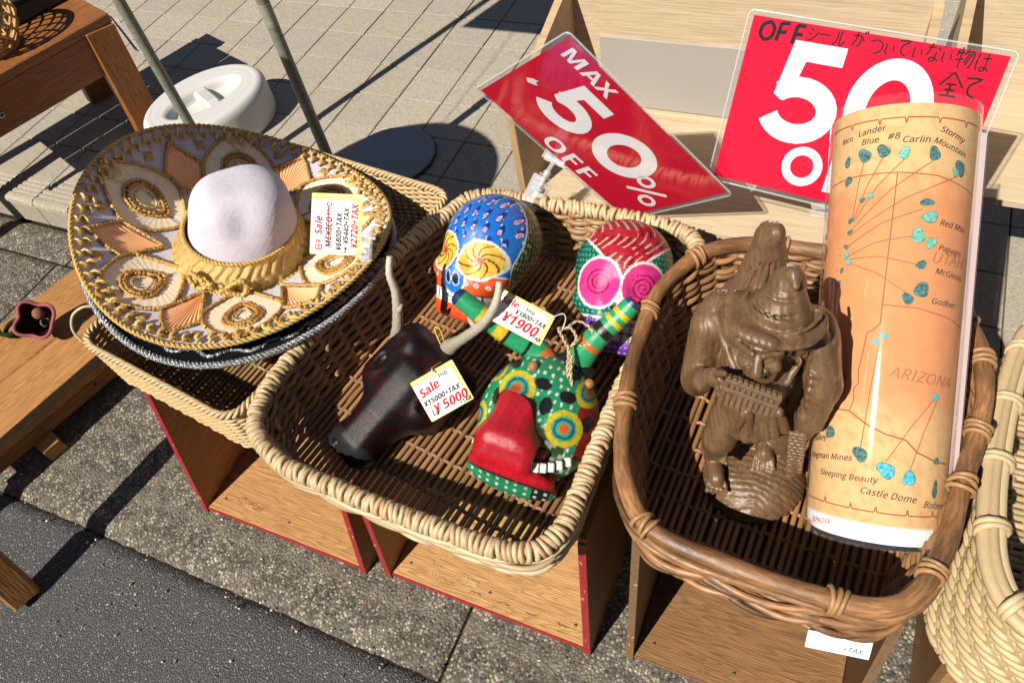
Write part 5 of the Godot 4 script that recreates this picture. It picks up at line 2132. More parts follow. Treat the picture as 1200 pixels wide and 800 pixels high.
	s.cap(Vector3(0.012, 0.372, 0.012), Vector3(0.016, 0.398, 0.002), 0.0410, 0.0230, 0.003)
	s.cap(Vector3(0.016, 0.404, 0.000), Vector3(0.022, 0.420, 0.008), 0.0160, 0.0080, 0.008)
	s.cap(Vector3(0.022, 0.420, 0.008), Vector3(0.028, 0.416, 0.022), 0.0080, 0.0045, 0.004)
	for k in 3:
		var pr := [0.0475, 0.0385, 0.0290][k] as float
		var cy := [0.374, 0.388, 0.401][k] as float
		for q in 14:
			var a0 := PI * 1.15 * q / 14.0 - 0.25
			var a1 := PI * 1.15 * (q + 1) / 14.0 - 0.25
			s.cap(Vector3(0.013 + cos(a0) * pr, cy, 0.008 - k * 0.003 + sin(a0) * pr), Vector3(0.013 + cos(a1) * pr, cy, 0.008 - k * 0.003 + sin(a1) * pr), 0.0026, 0.0026, 0.0015, k > 0)
	# tall creased hat of the second figure behind
	s.cap(Vector3(-0.026, 0.318, -0.052), Vector3(-0.018, 0.416, -0.050), 0.046, 0.0195, 0.006)
	s.cap(Vector3(-0.018, 0.420, -0.050), Vector3(-0.010, 0.430, -0.044), 0.0180, 0.0120, 0.006)
	s.ell(Vector3(-0.026, 0.334, -0.050), Vector3(0.058, 0.010, 0.046), Basis(Vector3.BACK, 0.22), 0.004)
	for k in 5:
		s.cap(Vector3(-0.030 + k * 0.0064, 0.398, -0.027 + absf(k - 2.0) * -0.003), Vector3(-0.052 + k * 0.0130, 0.352, -0.012 + absf(k - 2.0) * -0.006), 0.0016, 0.0026, 0.002, true)
	for k in 3:
		s.cap(Vector3(-0.058 + k * 0.004, 0.350 - k * 0.009, -0.012), Vector3(0.018 - k * 0.004, 0.362 - k * 0.009, -0.010), 0.0045, 0.0040, 0.003)
	# collar and cloak folds
	for q in [[-0.074, 0.330, 0.002, -0.034, 0.288, 0.046], [0.054, 0.324, 0.002, 0.032, 0.284, 0.042]]:
		s.cap(Vector3(q[0], q[1], q[2]), Vector3(q[3], q[4], q[5]), 0.0060, 0.0050, 0.002)
	for k in 5:
		s.cap(Vector3(0.040 + k * 0.007, 0.312, 0.026 - k * 0.006), Vector3(0.034 + k * 0.008, 0.212, 0.030 - k * 0.006), 0.0030, 0.0026, 0.003, true)
	for k in 4:
		s.cap(Vector3(-0.050 - k * 0.010, 0.300, 0.034 - k * 0.008), Vector3(-0.040 - k * 0.012, 0.250, 0.048 - k * 0.010), 0.0026, 0.0022, 0.003, true)
	for k in 6:
		s.cap(Vector3(-0.110, 0.260 - k * 0.018, -0.020), Vector3(-0.090, 0.236 - k * 0.018, -0.004), 0.0030, 0.0024, 0.003, true)
	s.rbox(Vector3(0, -0.1, 0), Vector3(0.3, 0.1, 0.3), 0.0, Basis(), 0.002, true)
	var nz := FastNoiseLite.new()
	nz.seed = 9
	nz.frequency = 48.0
	var g := Geo.new()
	s.build(g, Vector3(-0.135, -0.004, -0.11), Vector3(0.125, 0.45, 0.11), 0.0019, func(p: Vector3) -> Color:
		var k := 0.5 + 0.5 * nz.get_noise_3d(p.x * 0.9, p.y * 0.25, p.z * 0.9)
		return Color(.105, .056, .026).lerp(Color(.245, .145, .072), k), func(p: Vector3) -> float:
		# chisel marks: scallops on the plinth, fine ridges elsewhere
		if p.y < 0.042:
			return 0.0006 * sin(p.z * 700.0 + 5.0 * nz.get_noise_3d(p.x * 0.35, 0.0, p.z * 0.35)) + 0.0012 * nz.get_noise_3d(p.x * 1.6, p.y, p.z * 3.2)
		return 0.00035 * sin(p.x * 640.0 + p.y * 260.0 + 2.5 * nz.get_noise_3d(p.x * 0.3, p.y * 0.3, p.z * 0.3)))
	put("figure", g.mesh(M.carved), t)
	# panpipes: a row of tubes bound across
	var pipes := Node3D.new()
	pipes.name = "panpipes"
	pipes.transform = Transform3D(Basis(Vector3.BACK, -0.24) * Basis(Vector3.RIGHT, -0.25), Vector3(-0.006, 0.302, 0.088))
	t.add_child(pipes, true)
	for k in 10:
		g = Geo.new()
		g.col = Color(.195, .122, .066) * rng.randf_range(0.85, 1.15)
		var f := k / 9.0
		var l := lerpf(0.042, 0.034, f)
		var x := lerpf(-0.033, 0.033, f)
		g.box(T(x, 0.018 - l * 0.5, 0.0), Vector3(0.0066, l, 0.009), 0.0014, 1)
		put("pipe", g.mesh(M.carved), pipes)
	for y in [0.013, 0.001]:
		g = Geo.new()
		g.col = Color(.18, .112, .060)
		g.box(T(0, y, 0.0042), Vector3(0.074, 0.0060, 0.0052), 0.0015, 0)
		put("binding_strip", g.mesh(M.carved), pipes)

# ---------------------------------------------------------------- rolled map in a clear sleeve
const ROLL_L := 0.545
func on_roll(deg: float, hh: float, off := 0.0007) -> Vector3:
	var h := 0.019 + 0.918 * hh
	var r := lerpf(0.0770, 0.0812, h / ROLL_L) + off
	var a := deg_to_rad(deg)
	return Vector3(sin(a) * r, h, cos(a) * r)

func roll_line(t: Node3D, pts: Array, w: float, col: Color, called := "printed_line") -> void:
	var g := Geo.new()
	g.col = col
	var dense := []
	for k in pts.size() - 1:
		for s in 8:
			dense.append(pts[k].lerp(pts[k + 1], s / 8.0))
	dense.append(pts[-1])
	for k in dense.size() - 1:
		var a := on_roll(dense[k].x, dense[k].y)
		var b := on_roll(dense[k + 1].x, dense[k + 1].y)
		var n := Vector3(a.x, 0, a.z).normalized()
		var sd := (b - a).cross(n).normalized() * w * 0.5
		g.quad(a - sd, b - sd, b + sd, a + sd, n)
	put(called, g.mesh(M.ink), t)

func build_poster() -> void:
	var xf := Transform3D(Basis(Vector3(0.9838, 0.1665, -0.0672), Vector3(-0.1543, 0.5928, -0.7904), Vector3(-0.0918, 0.7879, 0.6089)).orthonormalized(), Vector3(1.88, 0.36, 1.609))
	var t := thing("rolled_map", "rolled orange map of turquoise mines in a clear sleeve, standing in the brown basket", "poster", xf)
	var nz := FastNoiseLite.new()
	nz.seed = 17
	nz.frequency = 2.2
	nz.fractal_octaves = 4
	var g := Geo.new()
	g.grid(120, 140, func(a: float, b: float) -> Vector3: return on_roll(a * 360.0 - 180.0, b * ROLL_L, 0.0), false, func(a: float, b: float) -> Color:
		var h := b * ROLL_L
		if h < 0.012:
			return Color(.76, .75, .74)
		var n1 := nz.get_noise_2d(a * 9.0, h * 12.0)
		var land := smoothstep(0.13, 0.19, h + n1 * 0.02) * (1.0 - smoothstep(0.42, 0.47, h + n1 * 0.02))
		var c := Color(.60, .385, .165).lerp(Color(.59, .235, .085), land * 0.95)
		return c.lerp(Color(.66, .22, .07), clampf(nz.get_noise_2d(a * 20.0 + 50.0, h * 25.0) * 1.1, 0.0, 0.6)) * (1.0 + 0.1 * n1), true)
	put("map_sheet", g.mesh(M.paper), t)
	g = Geo.new()
	g.col = Color(.75, .74, .74)
	g.grid(60, 6, func(a: float, b: float) -> Vector3:
		var an := a * TAU
		return Vector3(sin(an) * 0.0725, lerpf(0.010, 0.04, b), cos(an) * 0.0725), false, null, true)
	g.lathe(Transform3D(Basis(), Vector3(0, 0.004, 0)), [Vector2(0.0, 0.0), Vector2(0.071, 0.0)], 40)
	put("inner_roll", g.mesh(M.paper), t)
	# free edge of the sheet standing off at the right
	for k in 2:
		g = Geo.new()
		g.col = [Color(.72, .56, .52), Color(.66, .50, .47)][k]
		g.grid(6, 24, func(a: float, b: float) -> Vector3:
			var h := lerpf(0.006, ROLL_L - 0.022, b)
			var p := on_roll(74.0 + k * 9.0, h, 0.001)
			return p + Vector3(0.010 * a, 0, -0.012 * a - 0.004 * k))
		put("sheet_edge", g.mesh(M.paper), t)
	# clear sleeve
	g = Geo.new()
	g.grid(96, 24, func(a: float, b: float) -> Vector3: return on_roll(a * 360.0 - 180.0, lerpf(-0.016, ROLL_L + 0.012, b), 0.0035 + 0.0012 * sin(a * 19.0 + b * 3.0)), false, null, true)
	put("clear_sleeve", g.mesh(M.clear), t)
	var brown := Color(.30, .085, .025)
	var dark := Color(.02, .015, .012)
	var L := func(pts: Array, w := 0.0011) -> void: roll_line(t, pts, w, brown)
	# ruled borders with little marks
	for hb in [[0.527, -1.0], [0.030, 1.0]]:
		var bp := []
		for d in range(-75, 81, 5):
			bp.append(Vector2(d, hb[0]))
			if d in [-45, -20, 0, 25, 50]:
				bp.append(Vector2(d + 1.2, hb[0] + hb[1] * 0.007))
				bp.append(Vector2(d + 2.4, hb[0]))
		L.call(bp, 0.0014)
	L.call([Vector2(-70, .452), Vector2(-40, .457), Vector2(-2, .458), Vector2(28, .455), Vector2(50, .447), Vector2(70, .44)], 0.0012)
	L.call([Vector2(-2.4, .457), Vector2(-6.5, .267), Vector2(-12, .258), Vector2(-16, .255), Vector2(-18.7, .226), Vector2(-21, .205), Vector2(-20, .19), Vector2(-23.8, .182), Vector2(-23, .168), Vector2(-26.3, .153)], 0.0012)
	L.call([Vector2(-60, .150), Vector2(-40, .154), Vector2(-26, .153), Vector2(-10, .138), Vector2(4, .129), Vector2(20, .124), Vector2(30, .110), Vector2(49, .099), Vector2(65, .096)], 0.0016)
	L.call([Vector2(-6.4, .291), Vector2(20, .289), Vector2(52, .279), Vector2(70, .270)], 0.0011)
	for q in [[-29.4, .478, -37, .400], [-14, .478, -36, .398], [1.7, .474, -35, .398], [24, .474, -36, .388], [47, .458, -38, .380], [18, .412, -40, .365], [12, .378, -42, .350], [17, .343, -40, .349], [12, .306, -38, .345], [-14.3, .108, -6, .244], [6, .095, 42, .178], [25, .085, 45, .176], [-50, .12, -30, .20]]:
		var a := Vector2(q[0], q[1])
		var b := Vector2(q[2], q[3])
		var mid := (a + b) * 0.5 + Vector2(0, 0.006)
		L.call([a, mid, b], 0.0009)
	# printed stones
	var stones := [[-29.4, .483, 7, .010, 1], [-14.1, .486, 6.5, .009, 1], [1.7, .482, 5, .0085, 0], [24.1, .482, 6, .0095, 1], [48.5, .468, 6, .012, 1], [43, .462, 3.5, .006, 0], [-43.6, .453, 4, .008, 1], [-46, .478, 4, .008, 1], [-28.5, .425, 3, .004, 1], [-21.6, .430, 3.2, .004, 0], [21.3, .421, 6, .006, 1], [24.5, .403, 8.5, .008, 0], [16.6, .379, 7, .010, 0], [26.8, .371, 5, .009, 0], [20.7, .343, 5.5, .006, 1], [22.5, .312, 8, .010, 1], [12.5, .300, 5.5, .008, 1], [-8.5, .244, 3.2, .004, 2], [-3.0, .252, 3, .005, 2], [43, .180, 4, .005, 2], [-43.4, .122, 5, .011, 1], [-14.3, .100, 7, .011, 1], [6.6, .084, 8, .012, 2], [25.2, .077, 5.5, .013, 2], [51, .064, 4, .012, 1], [-38, .400, 3, .005, 1], [-38, .385, 3, .004, 1], [-41, .366, 3, .004, 1], [-40, .355, 3, .005, 0], [-37, .346, 3.2, .005, 0], [-44, .335, 2.5, .004, 1], [-46, .318, 2.5, .005, 1], [50, .10, 3, .006, 1]]
	for q in stones:
		g = Geo.new()
		var ph: float = q[0] * 3.3
		var tones := [Color(.16, .47, .36), Color(.09, .30, .29), Color(.08, .48, .58)]
		var shapef := func(a: float, b: float) -> Vector2:
			var an := a * TAU
			var rr: float = b * (1.0 + 0.16 * sin(an * 2.0 + ph) + 0.10 * sin(an * 3.0 + ph * 2.0))
			return Vector2(q[0] + cos(an) * q[2] * 0.86 * rr, q[1] + sin(an) * q[3] * 0.86 * rr)
		g.grid(18, 6, func(a: float, b: float) -> Vector3:
			var p: Vector2 = shapef.call(a, b)
			return on_roll(p.x, p.y, 0.0011), true, func(a: float, b: float) -> Color:
			var n2 := nz.get_noise_2d(a * 30.0 * b + ph, b * 40.0)
			if b > 0.9:
				return Color(.10, .13, .10)
			if q[4] == 1 and n2 > 0.06:
				return Color(.035, .05, .05)
			return tones[q[4]] * (0.85 + 0.9 * n2))
		put("printed_stone", g.mesh(M.ink), t)
	# lettering
	var put_text := func(text: String, deg: float, h: float, size: float, turn := 0.0, col := dark) -> void:
		var gg := Geo.new()
		gg.col = col
		letters(gg, text, size, func(p: Vector2) -> Vector3:
			var r := p.rotated(turn)
			return on_roll(deg + rad_to_deg(r.x / 0.080), h + r.y, 0.0012), false, true)
		put("lettering", gg.mesh(M.ink), t)
	for q in [["Lander", -25.0, .514, .0104, 0.1], ["Blue", -25.5, .501, .0104, 0.05], ["#8", -7.0, .504, .0112, 0.05], ["Carlin", 10.0, .499, .0112, 0.0], ["Stormy", 39.0, .508, .0104, -0.35], ["Mountain", 38.0, .492, .0104, -0.32], ["Rico", -48.0, .508, .0095, 0.15], ["Red Mtn", 47.0, .395, .0104, -0.15], ["Papago", 46.0, .364, .0104, -0.15], ["McGinnis", 48.0, .334, .0104, -0.15], ["Godber", 44.0, .298, .0104, -0.1], ["Valley", -57.0, .112, .0104, 0.2], ["Kingman Mines", -46.0, .090, .0104, 0.1], ["Sleeping Beauty", -25.5, .069, .0104, 0.03], ["Castle Dome", 10.8, .053, .0112, -0.08], ["Bisbee", 52.0, .044, .0112, -0.1]]:
		put_text.call(q[0], q[1], q[2], q[3], q[4])
	put_text.call("UTAH", 46.0, .352, .019, -0.08, Color(.36, .16, .07))
	put_text.call("ARIZONA", 32.0, .203, .0190, -0.12, Color(.36, .14, .06))
	put_text.call("50%OFF", -48.0, .004, .0095, 0.1, Color(.62, .05, .10))

# ---------------------------------------------------------------- sale signs
func digit5(w: float) -> Array:
	var p := []
	for k in 23:
		var a := deg_to_rad(138.0 - k * 13.4)
		p.append(Vector2(0.325 + cos(a) * 0.262, 0.325 + sin(a) * 0.238))
	return p

func ellipse(c: Vector2, r: Vector2, n := 40) -> Array:
	var p := []
	for k in n:
		p.append(c + Vector2(cos(TAU * k / n) * r.x, sin(TAU * k / n) * r.y))
	return p

func rounded(w: float, h: float, r: float) -> PackedVector2Array:
	var o := PackedVector2Array()
	for c in [[1, 1, 0], [-1, 1, 1], [-1, -1, 2], [1, -1, 3]]:
		for k in 6:
			var a: float = (c[2] + k / 5.0) * PI / 2.0
			o.append(Vector2(c[0] * (w * 0.5 - r) + cos(a) * r, c[1] * (h * 0.5 - r) + sin(a) * r))
	return o

func sign_sheet(called_label: String, xf: Transform3D, W: float, H: float) -> Node3D:
	var t := thing("sale_sign", called_label, "sign", xf, "red half price signs")
	var g := Geo.new()
	g.col = Color(.56, .002, .030)
	g.slab(T(0, 0, 0.0), rounded(W - 0.016, H - 0.014, 0.001), 0.0006)
	put("red_card", g.mesh(M.card), t)
	g = Geo.new()
	g.slab(T(0, 0, 0.0022), rounded(W, H, 0.008), 0.0004)
	put("clear_cover", g.mesh(M.film), t)
	g = Geo.new()
	g.slab(T(0, 0, -0.0018), rounded(W, H, 0.008), 0.0004)
	put("clear_back", g.mesh(M.clear), t)
	g = Geo.new()
	var pts := []
	for p in rounded(W, H, 0.008):
		pts.append(Vector3(p.x, p.y, 0.0002))
	g.tube(pts, 0.0016, 6, true)
	put("welded_edge", g.mesh(M.clip), t)
	return t

func sign_clip(label: String, at: Vector3, foot: Vector3, across: Vector3) -> void:
	# clear plastic peg clip: a jaw on the basket rim, a neck, a jaw on the sign
	var t := thing("sign_clip", label, "clip", T(foot.x, foot.y, foot.z), "clear plastic sign clips")
	var v := at - foot
	var y := v.normalized()
	var x := (across - y * across.dot(y)).normalized()
	var b := Basis(x, y, x.cross(y))
	for s in [-1.0, 1.0]:
		var g := Geo.new()
		g.box(Transform3D(b * Basis(Vector3.RIGHT, s * 0.16), b * Vector3(0, 0.006, s * 0.017)), Vector3(0.024, 0.058, 0.005), 0.0015, 1)
		put("jaw", g.mesh(M.clip), t)
	for k in 3:
		var g := Geo.new()
		g.box(Transform3D(b, b * Vector3(0, 0.022 + k * 0.009, 0.0)), Vector3(0.019 - k * 0.002, 0.004, 0.026), 0.001, 0)
		put("rib", g.mesh(M.clip), t)
	var g2 := Geo.new()
	g2.col = Color(.55, .56, .57)
	g2.tube([b * Vector3(-0.012, 0.015, 0), b * Vector3(0.012, 0.015, 0)], 0.0045, 12)
	put("spring", g2.mesh(M.silver), t)
	g2 = Geo.new()
	g2.tube([b * Vector3(0, 0.03, 0), b * Vector3(0, 0.045, 0.002), v * 0.93], 0.0042, 10)
	put("neck", g2.mesh(M.clip), t)
	g2 = Geo.new()
	g2.ball(b * Vector3(0, 0.047, 0.001), Vector3(0.0075, 0.0075, 0.0075), 12)
	put("ball_joint", g2.mesh(M.clip), t)
	for s in [-1.0, 1.0]:
		g2 = Geo.new()
		g2.box(Transform3D(b, v + b * Vector3(0.0, 0.006, s * 0.0062)), Vector3(0.046, 0.020, 0.0025), 0.001, 0)
		put("holder_plate", g2.mesh(M.clip), t)

func build_signs() -> void:
	var white := Color(.80, .80, .82)
	var x := Vector3(.632, -.766, -.117).normalized()
	var y := Vector3(.768, .599, .227)
	y = (y - x * y.dot(x)).normalized()
	var s1 := Transform3D(Basis(x, y, x.cross(y)), Vector3(1.3755, 0.5337, 1.150))
	var t := sign_sheet("tilted red card reading MAX 50% OFF in a clear cover", s1, 0.368, 0.262)
	var up := 0.0007
	var mk := func(strokes: Array, w: float, at: Vector2, sx: float, sy: float, closed: bool, parent: Node3D, col: Color, z := 0.0008) -> void:
		var g := Geo.new()
		g.col = col
		for s in strokes:
			var p := []
			for q in s:
				p.append(Vector2(at.x + q.x * sx, at.y + q.y * sy))
			g.stroke(T(0, 0, z), p, w, closed)
		var o := put("lettering", g.mesh(M.ink), parent)
		if strokes.size() > 1:
			o.set_meta("kind", "stuff")
	var word := func(text: String, size: float, at: Vector2, parent: Node3D, col: Color, stretch := 1.0) -> void:
		var g := Geo.new()
		g.col = col
		letters(g, text, size, func(p: Vector2) -> Vector3: return Vector3(at.x + p.x * stretch, at.y + p.y, 0.0008), true)
		put("lettering", g.mesh(M.ink), parent)
	var five := func(at: Vector2, sx: float, sy: float, w: float, parent: Node3D) -> void:
		var g := Geo.new()
		g.col = white
		var hw := w * 0.5
		var pp := []
		for q in digit5(1.0):
			pp.append(at + Vector2(q.x * sx, q.y * sy))
		g.stroke(T(0, 0, 0.0008), pp, w)
		var tl := at + Vector2(0.15 * sx, 1.0 * sy)
		g.slab(T(0, 0, 0.00095), PackedVector2Array([tl, at + Vector2(0.60 * sx, 1.0 * sy), at + Vector2(0.60 * sx, 1.0 * sy - w * 0.92), tl + Vector2(w * 0.78, -w * 0.92), at + Vector2(0.245 * sx, 0.565 * sy), at + Vector2(0.165 * sx, 0.40 * sy), at + Vector2(0.085 * sx, 0.455 * sy)]), 0.0)
		var o := put("lettering", g.mesh(M.ink), parent)
		o.set_meta("kind", "stuff")
	word.call("MAX", 0.040, Vector2(-0.114, 0.099), t, white, 1.15)
	five.call(Vector2(-0.122, -0.050), 0.145, 0.122, 0.0270, t)
	mk.call([ellipse(Vector2(0.045, 0.012), Vector2(0.041, 0.046))], 0.0270, Vector2.ZERO, 1.0, 1.0, true, t, white)
	word.call("OFF", 0.052, Vector2(0.010, -0.098), t, white, 1.22)
	mk.call([ellipse(Vector2(0.110, 0.002), Vector2(0.0125, 0.0135)), ellipse(Vector2(0.150, -0.036), Vector2(0.0125, 0.0135))], 0.0075, Vector2.ZERO, 1, 1, true, t, white)
	mk.call([[Vector2(0.108, -0.046), Vector2(0.152, 0.012)]], 0.0075, Vector2.ZERO, 1, 1, false, t, white)
	var g3 := Geo.new()
	g3.col = Color(.74, .70, .70)
	g3.slab(T(-0.146, -0.007, 0.0012), PackedVector2Array([Vector2(-.010, -.004), Vector2(-.003, -.010), Vector2(.004, -.005), Vector2(.011, .001), Vector2(.004, .004), Vector2(.005, .010), Vector2(-.004, .005)]), 0.0004)
	put("paper_scrap", g3.mesh(M.paper), t)

	x = Vector3(.996, -.046, .074).normalized()
	y = Vector3(.076, .874, -.479)
	y = (y - x * y.dot(x)).normalized()
	var s2 := Transform3D(Basis(x, y, x.cross(y)), Vector3(1.7312, 0.5627, 1.0671))
	t = sign_sheet("upright red 50 OFF card with handwritten black Japanese line across its top", s2, 0.358, 0.256)
	five.call(Vector2(-0.127, -0.045), 0.163, 0.142, 0.0285, t)
	mk.call([ellipse(Vector2(0.047, 0.026), Vector2(0.043, 0.056))], 0.0285, Vector2.ZERO, 1.0, 1.0, true, t, white)
	mk.call([ellipse(Vector2(-0.043, -0.077), Vector2(0.0235, 0.0235))], 0.0125, Vector2.ZERO, 1.0, 1.0, true, t, white)
	for k in 2:
		var f0 := 0.002 + k * 0.052
		mk.call([[Vector2(f0, -0.1065), Vector2(f0, -0.0475)]], 0.0125, Vector2.ZERO, 1, 1, false, t, white)
		mk.call([[Vector2(f0 + 0.006, -0.0535), Vector2(f0 + 0.036, -0.0535)]], 0.0120, Vector2.ZERO, 1, 1, false, t, white)
		mk.call([[Vector2(f0 + 0.006, -0.0775), Vector2(f0 + 0.031, -0.0775)]], 0.0115, Vector2.ZERO, 1, 1, false, t, white)
	# black marker: OFF シールがついていない物は 全て
	var black := Color(.018, .012, .014)
	var hand := [
		[-0.146, 0.103, 0.023, 0.0050, [[[.5, .95], [.15, .75], [.1, .3], [.4, .05], [.8, .2], [.9, .65], [.65, .95], [.45, .95]]]],
		[-0.124, 0.104, 0.022, 0.0050, [[[.2, 0], [.25, .5], [.3, 1]], [[.3, .98], [.85, 1.02]], [[.25, .5], [.75, .55]]]],
		[-0.101, 0.104, 0.022, 0.0050, [[[.2, 0], [.25, .5], [.3, 1]], [[.3, .98], [.85, 1.02]], [[.25, .5], [.75, .55]]]],
		[-0.081, 0.108, 0.016, 0.0019, [[[.2, .95], [.45, .8]], [[.1, .6], [.35, .48]], [[.1, .05], [.5, .2], [.95, .75]]]],
		[-0.065, 0.110, 0.015, 0.0019, [[[.0, .5], [.5, .55], [1, .5]]]],
		[-0.045, 0.108, 0.018, 0.0019, [[[.35, .95], [.35, .4], [.1, .05]], [[.6, 1], [.6, .1], [1, .4]]]],
		[-0.019, 0.111, 0.018, 0.0019, [[[.05, .7], [.6, .75], [.65, .3], [.45, .05]], [[.35, 1], [.3, .5], [.1, .1]], [[.75, .7], [.9, .45]], [[.85, 1.05], [.92, .9]], [[1.0, 1.1], [1.07, .95]]]],
		[0.006, 0.107, 0.019, 0.0019, [[[.05, .7], [.5, .85], [.9, .65], [.85, .25], [.4, .0]]]],
		[0.024, 0.105, 0.016, 0.0019, [[[.2, .9], [.2, .3], [.4, .15]], [[.75, .8], [.85, .4]]]],
		[0.041, 0.110, 0.018, 0.0019, [[[.1, .9], [.85, .95], [.4, .6], [.4, .2], [.8, .0]]]],
		[0.060, 0.107, 0.016, 0.0019, [[[.2, .9], [.2, .3], [.4, .15]], [[.75, .8], [.85, .4]]]],
		[0.079, 0.110, 0.019, 0.0019, [[[.1, .8], [.6, .85]], [[.35, 1.05], [.2, .5], [.05, .3]], [[.75, .85], [.95, .7]], [[.7, .6], [.68, .15], [.45, .0], [.35, .15], [.6, .25], [.95, .05]]]],
		[0.097, 0.107, 0.016, 0.0019, [[[.2, .9], [.2, .3], [.4, .15]], [[.75, .8], [.85, .4]]]],
		[0.118, 0.109, 0.022, 0.0019, [[[.1, .75], [.45, .8]], [[.15, .95], [.05, .6]], [[.3, 1.05], [.3, 0]], [[.05, .4], [.5, .5]], [[.65, 1.0], [.5, .7]], [[.6, .85], [1.0, .85], [.95, .2], [.8, .1]], [[.75, .8], [.55, .3]], [[.9, .8], [.65, .2]]]],
		[0.142, 0.108, 0.019, 0.0019, [[[.15, 1], [.1, .4], [.2, .0]], [[.4, .75], [.95, .8]], [[.7, 1.05], [.7, .2], [.5, .0], [.4, .15], [.65, .25], [.98, .05]]]],
		[0.114, 0.073, 0.028, 0.0027, [[[.5, 1.05], [.0, .45]], [[.5, 1.05], [1.05, .5]], [[.3, .55], [.75, .58]], [[.5, .55], [.5, .1]], [[.3, .32], [.75, .34]], [[.15, .08], [.9, .1]]]],
		[0.140, 0.075, 0.024, 0.0027, [[[.1, .9], [.85, .95], [.4, .6], [.4, .2], [.8, .05]]]],
	]
	for hsp in hand:
		var st := []
		for q in hsp[4]:
			var pp := []
			for z in q:
				pp.append(Vector2(z[0] - 0.5, z[1] - 0.5))
			st.append(pp)
		var g4 := Geo.new()
		g4.col = black
		for q in st:
			var p := []
			for z in q:
				p.append(Vector2(hsp[0] + z.x * hsp[2], hsp[1] + z.y * hsp[2] * 1.15))
			# round the pen strokes
			if p.size() > 2:
				var sm := []
				for k in p.size() - 1:
					var p0: Vector2 = p[max(0, k - 1)]
					var p3: Vector2 = p[min(p.size() - 1, k + 2)]
					for u in 4:
						sm.append(p[k].cubic_interpolate(p[k + 1], p0, p3, u / 4.0))
				sm.append(p[-1])
				p = sm
			g4.stroke(T(0, 0, 0.0009), p, hsp[3])
		var o := put("handwriting", g4.mesh(M.ink), t)
		o.set_meta("kind", "stuff")
	sign_clip("clear plastic peg clip holding the tilted MAX sign on the coiled rim", s1 * Vector3(0.005, -0.138, 0.0), Vector3(1.254, 0.414, 1.180), Vector3(1, 0, 0))
	sign_clip("clear plastic peg clip at the foot of the 50 OFF sign, on the cane rim", s2 * Vector3(0.012, -0.136, 0.0), Vector3(1.757, 0.470, 1.222), Vector3(1, 0, 0))

# ---------------------------------------------------------------- price tags
func price_tag(label: String, xf: Transform3D, w: float, h: float, lines: Array) -> Node3D:
	var t := thing("price_tag", label, "price tag", xf, "handwritten price tags")
	var g := Geo.new()
	g.col = Color(.74, .66, .26)
	g.slab(T(0, 0, 0), rounded(w, h, 0.002), 0.0006)
	put("card", g.mesh(M.paper), t)
	g = Geo.new()
	g.col = Color(.78, .77, .74)
	var o := PackedVector2Array()
	for p in rounded(w * 0.90, h * 0.88, 0.006):
		o.append(p + Vector2(-0.045 * w, -0.05 * h))
	g.slab(T(0, 0, 0.0005), o, 0.0004)
	put("white_field", g.mesh(M.paper), t)
	for l in lines:
		g = Geo.new()
		g.col = l[4] if l.size() > 4 else Color(.02, .02, .02)
		flat_text(g, l[0], l[3], Transform3D(Basis(Vector3.BACK, l[5] if l.size() > 5 else 0.0), Vector3(l[1] * w, l[2] * h, 0.0010)), true, true)
		put("lettering", g.mesh(M.ink), t)
	return t

func squiggle(t: Node3D, at: Vector2, size: float, strokes: Array, col: Color, w := 0.0009, turn := 0.0) -> void:
	var g := Geo.new()
	g.col = col
	for s in strokes:
		var p := []
		for q in s:
			p.append(at + Vector2(q[0] * size, q[1] * size).rotated(turn))
		g.stroke(T(0, 0, 0.0011), p, w)
	var o := put("handwriting", g.mesh(M.ink), t)
	o.set_meta("kind", "stuff")

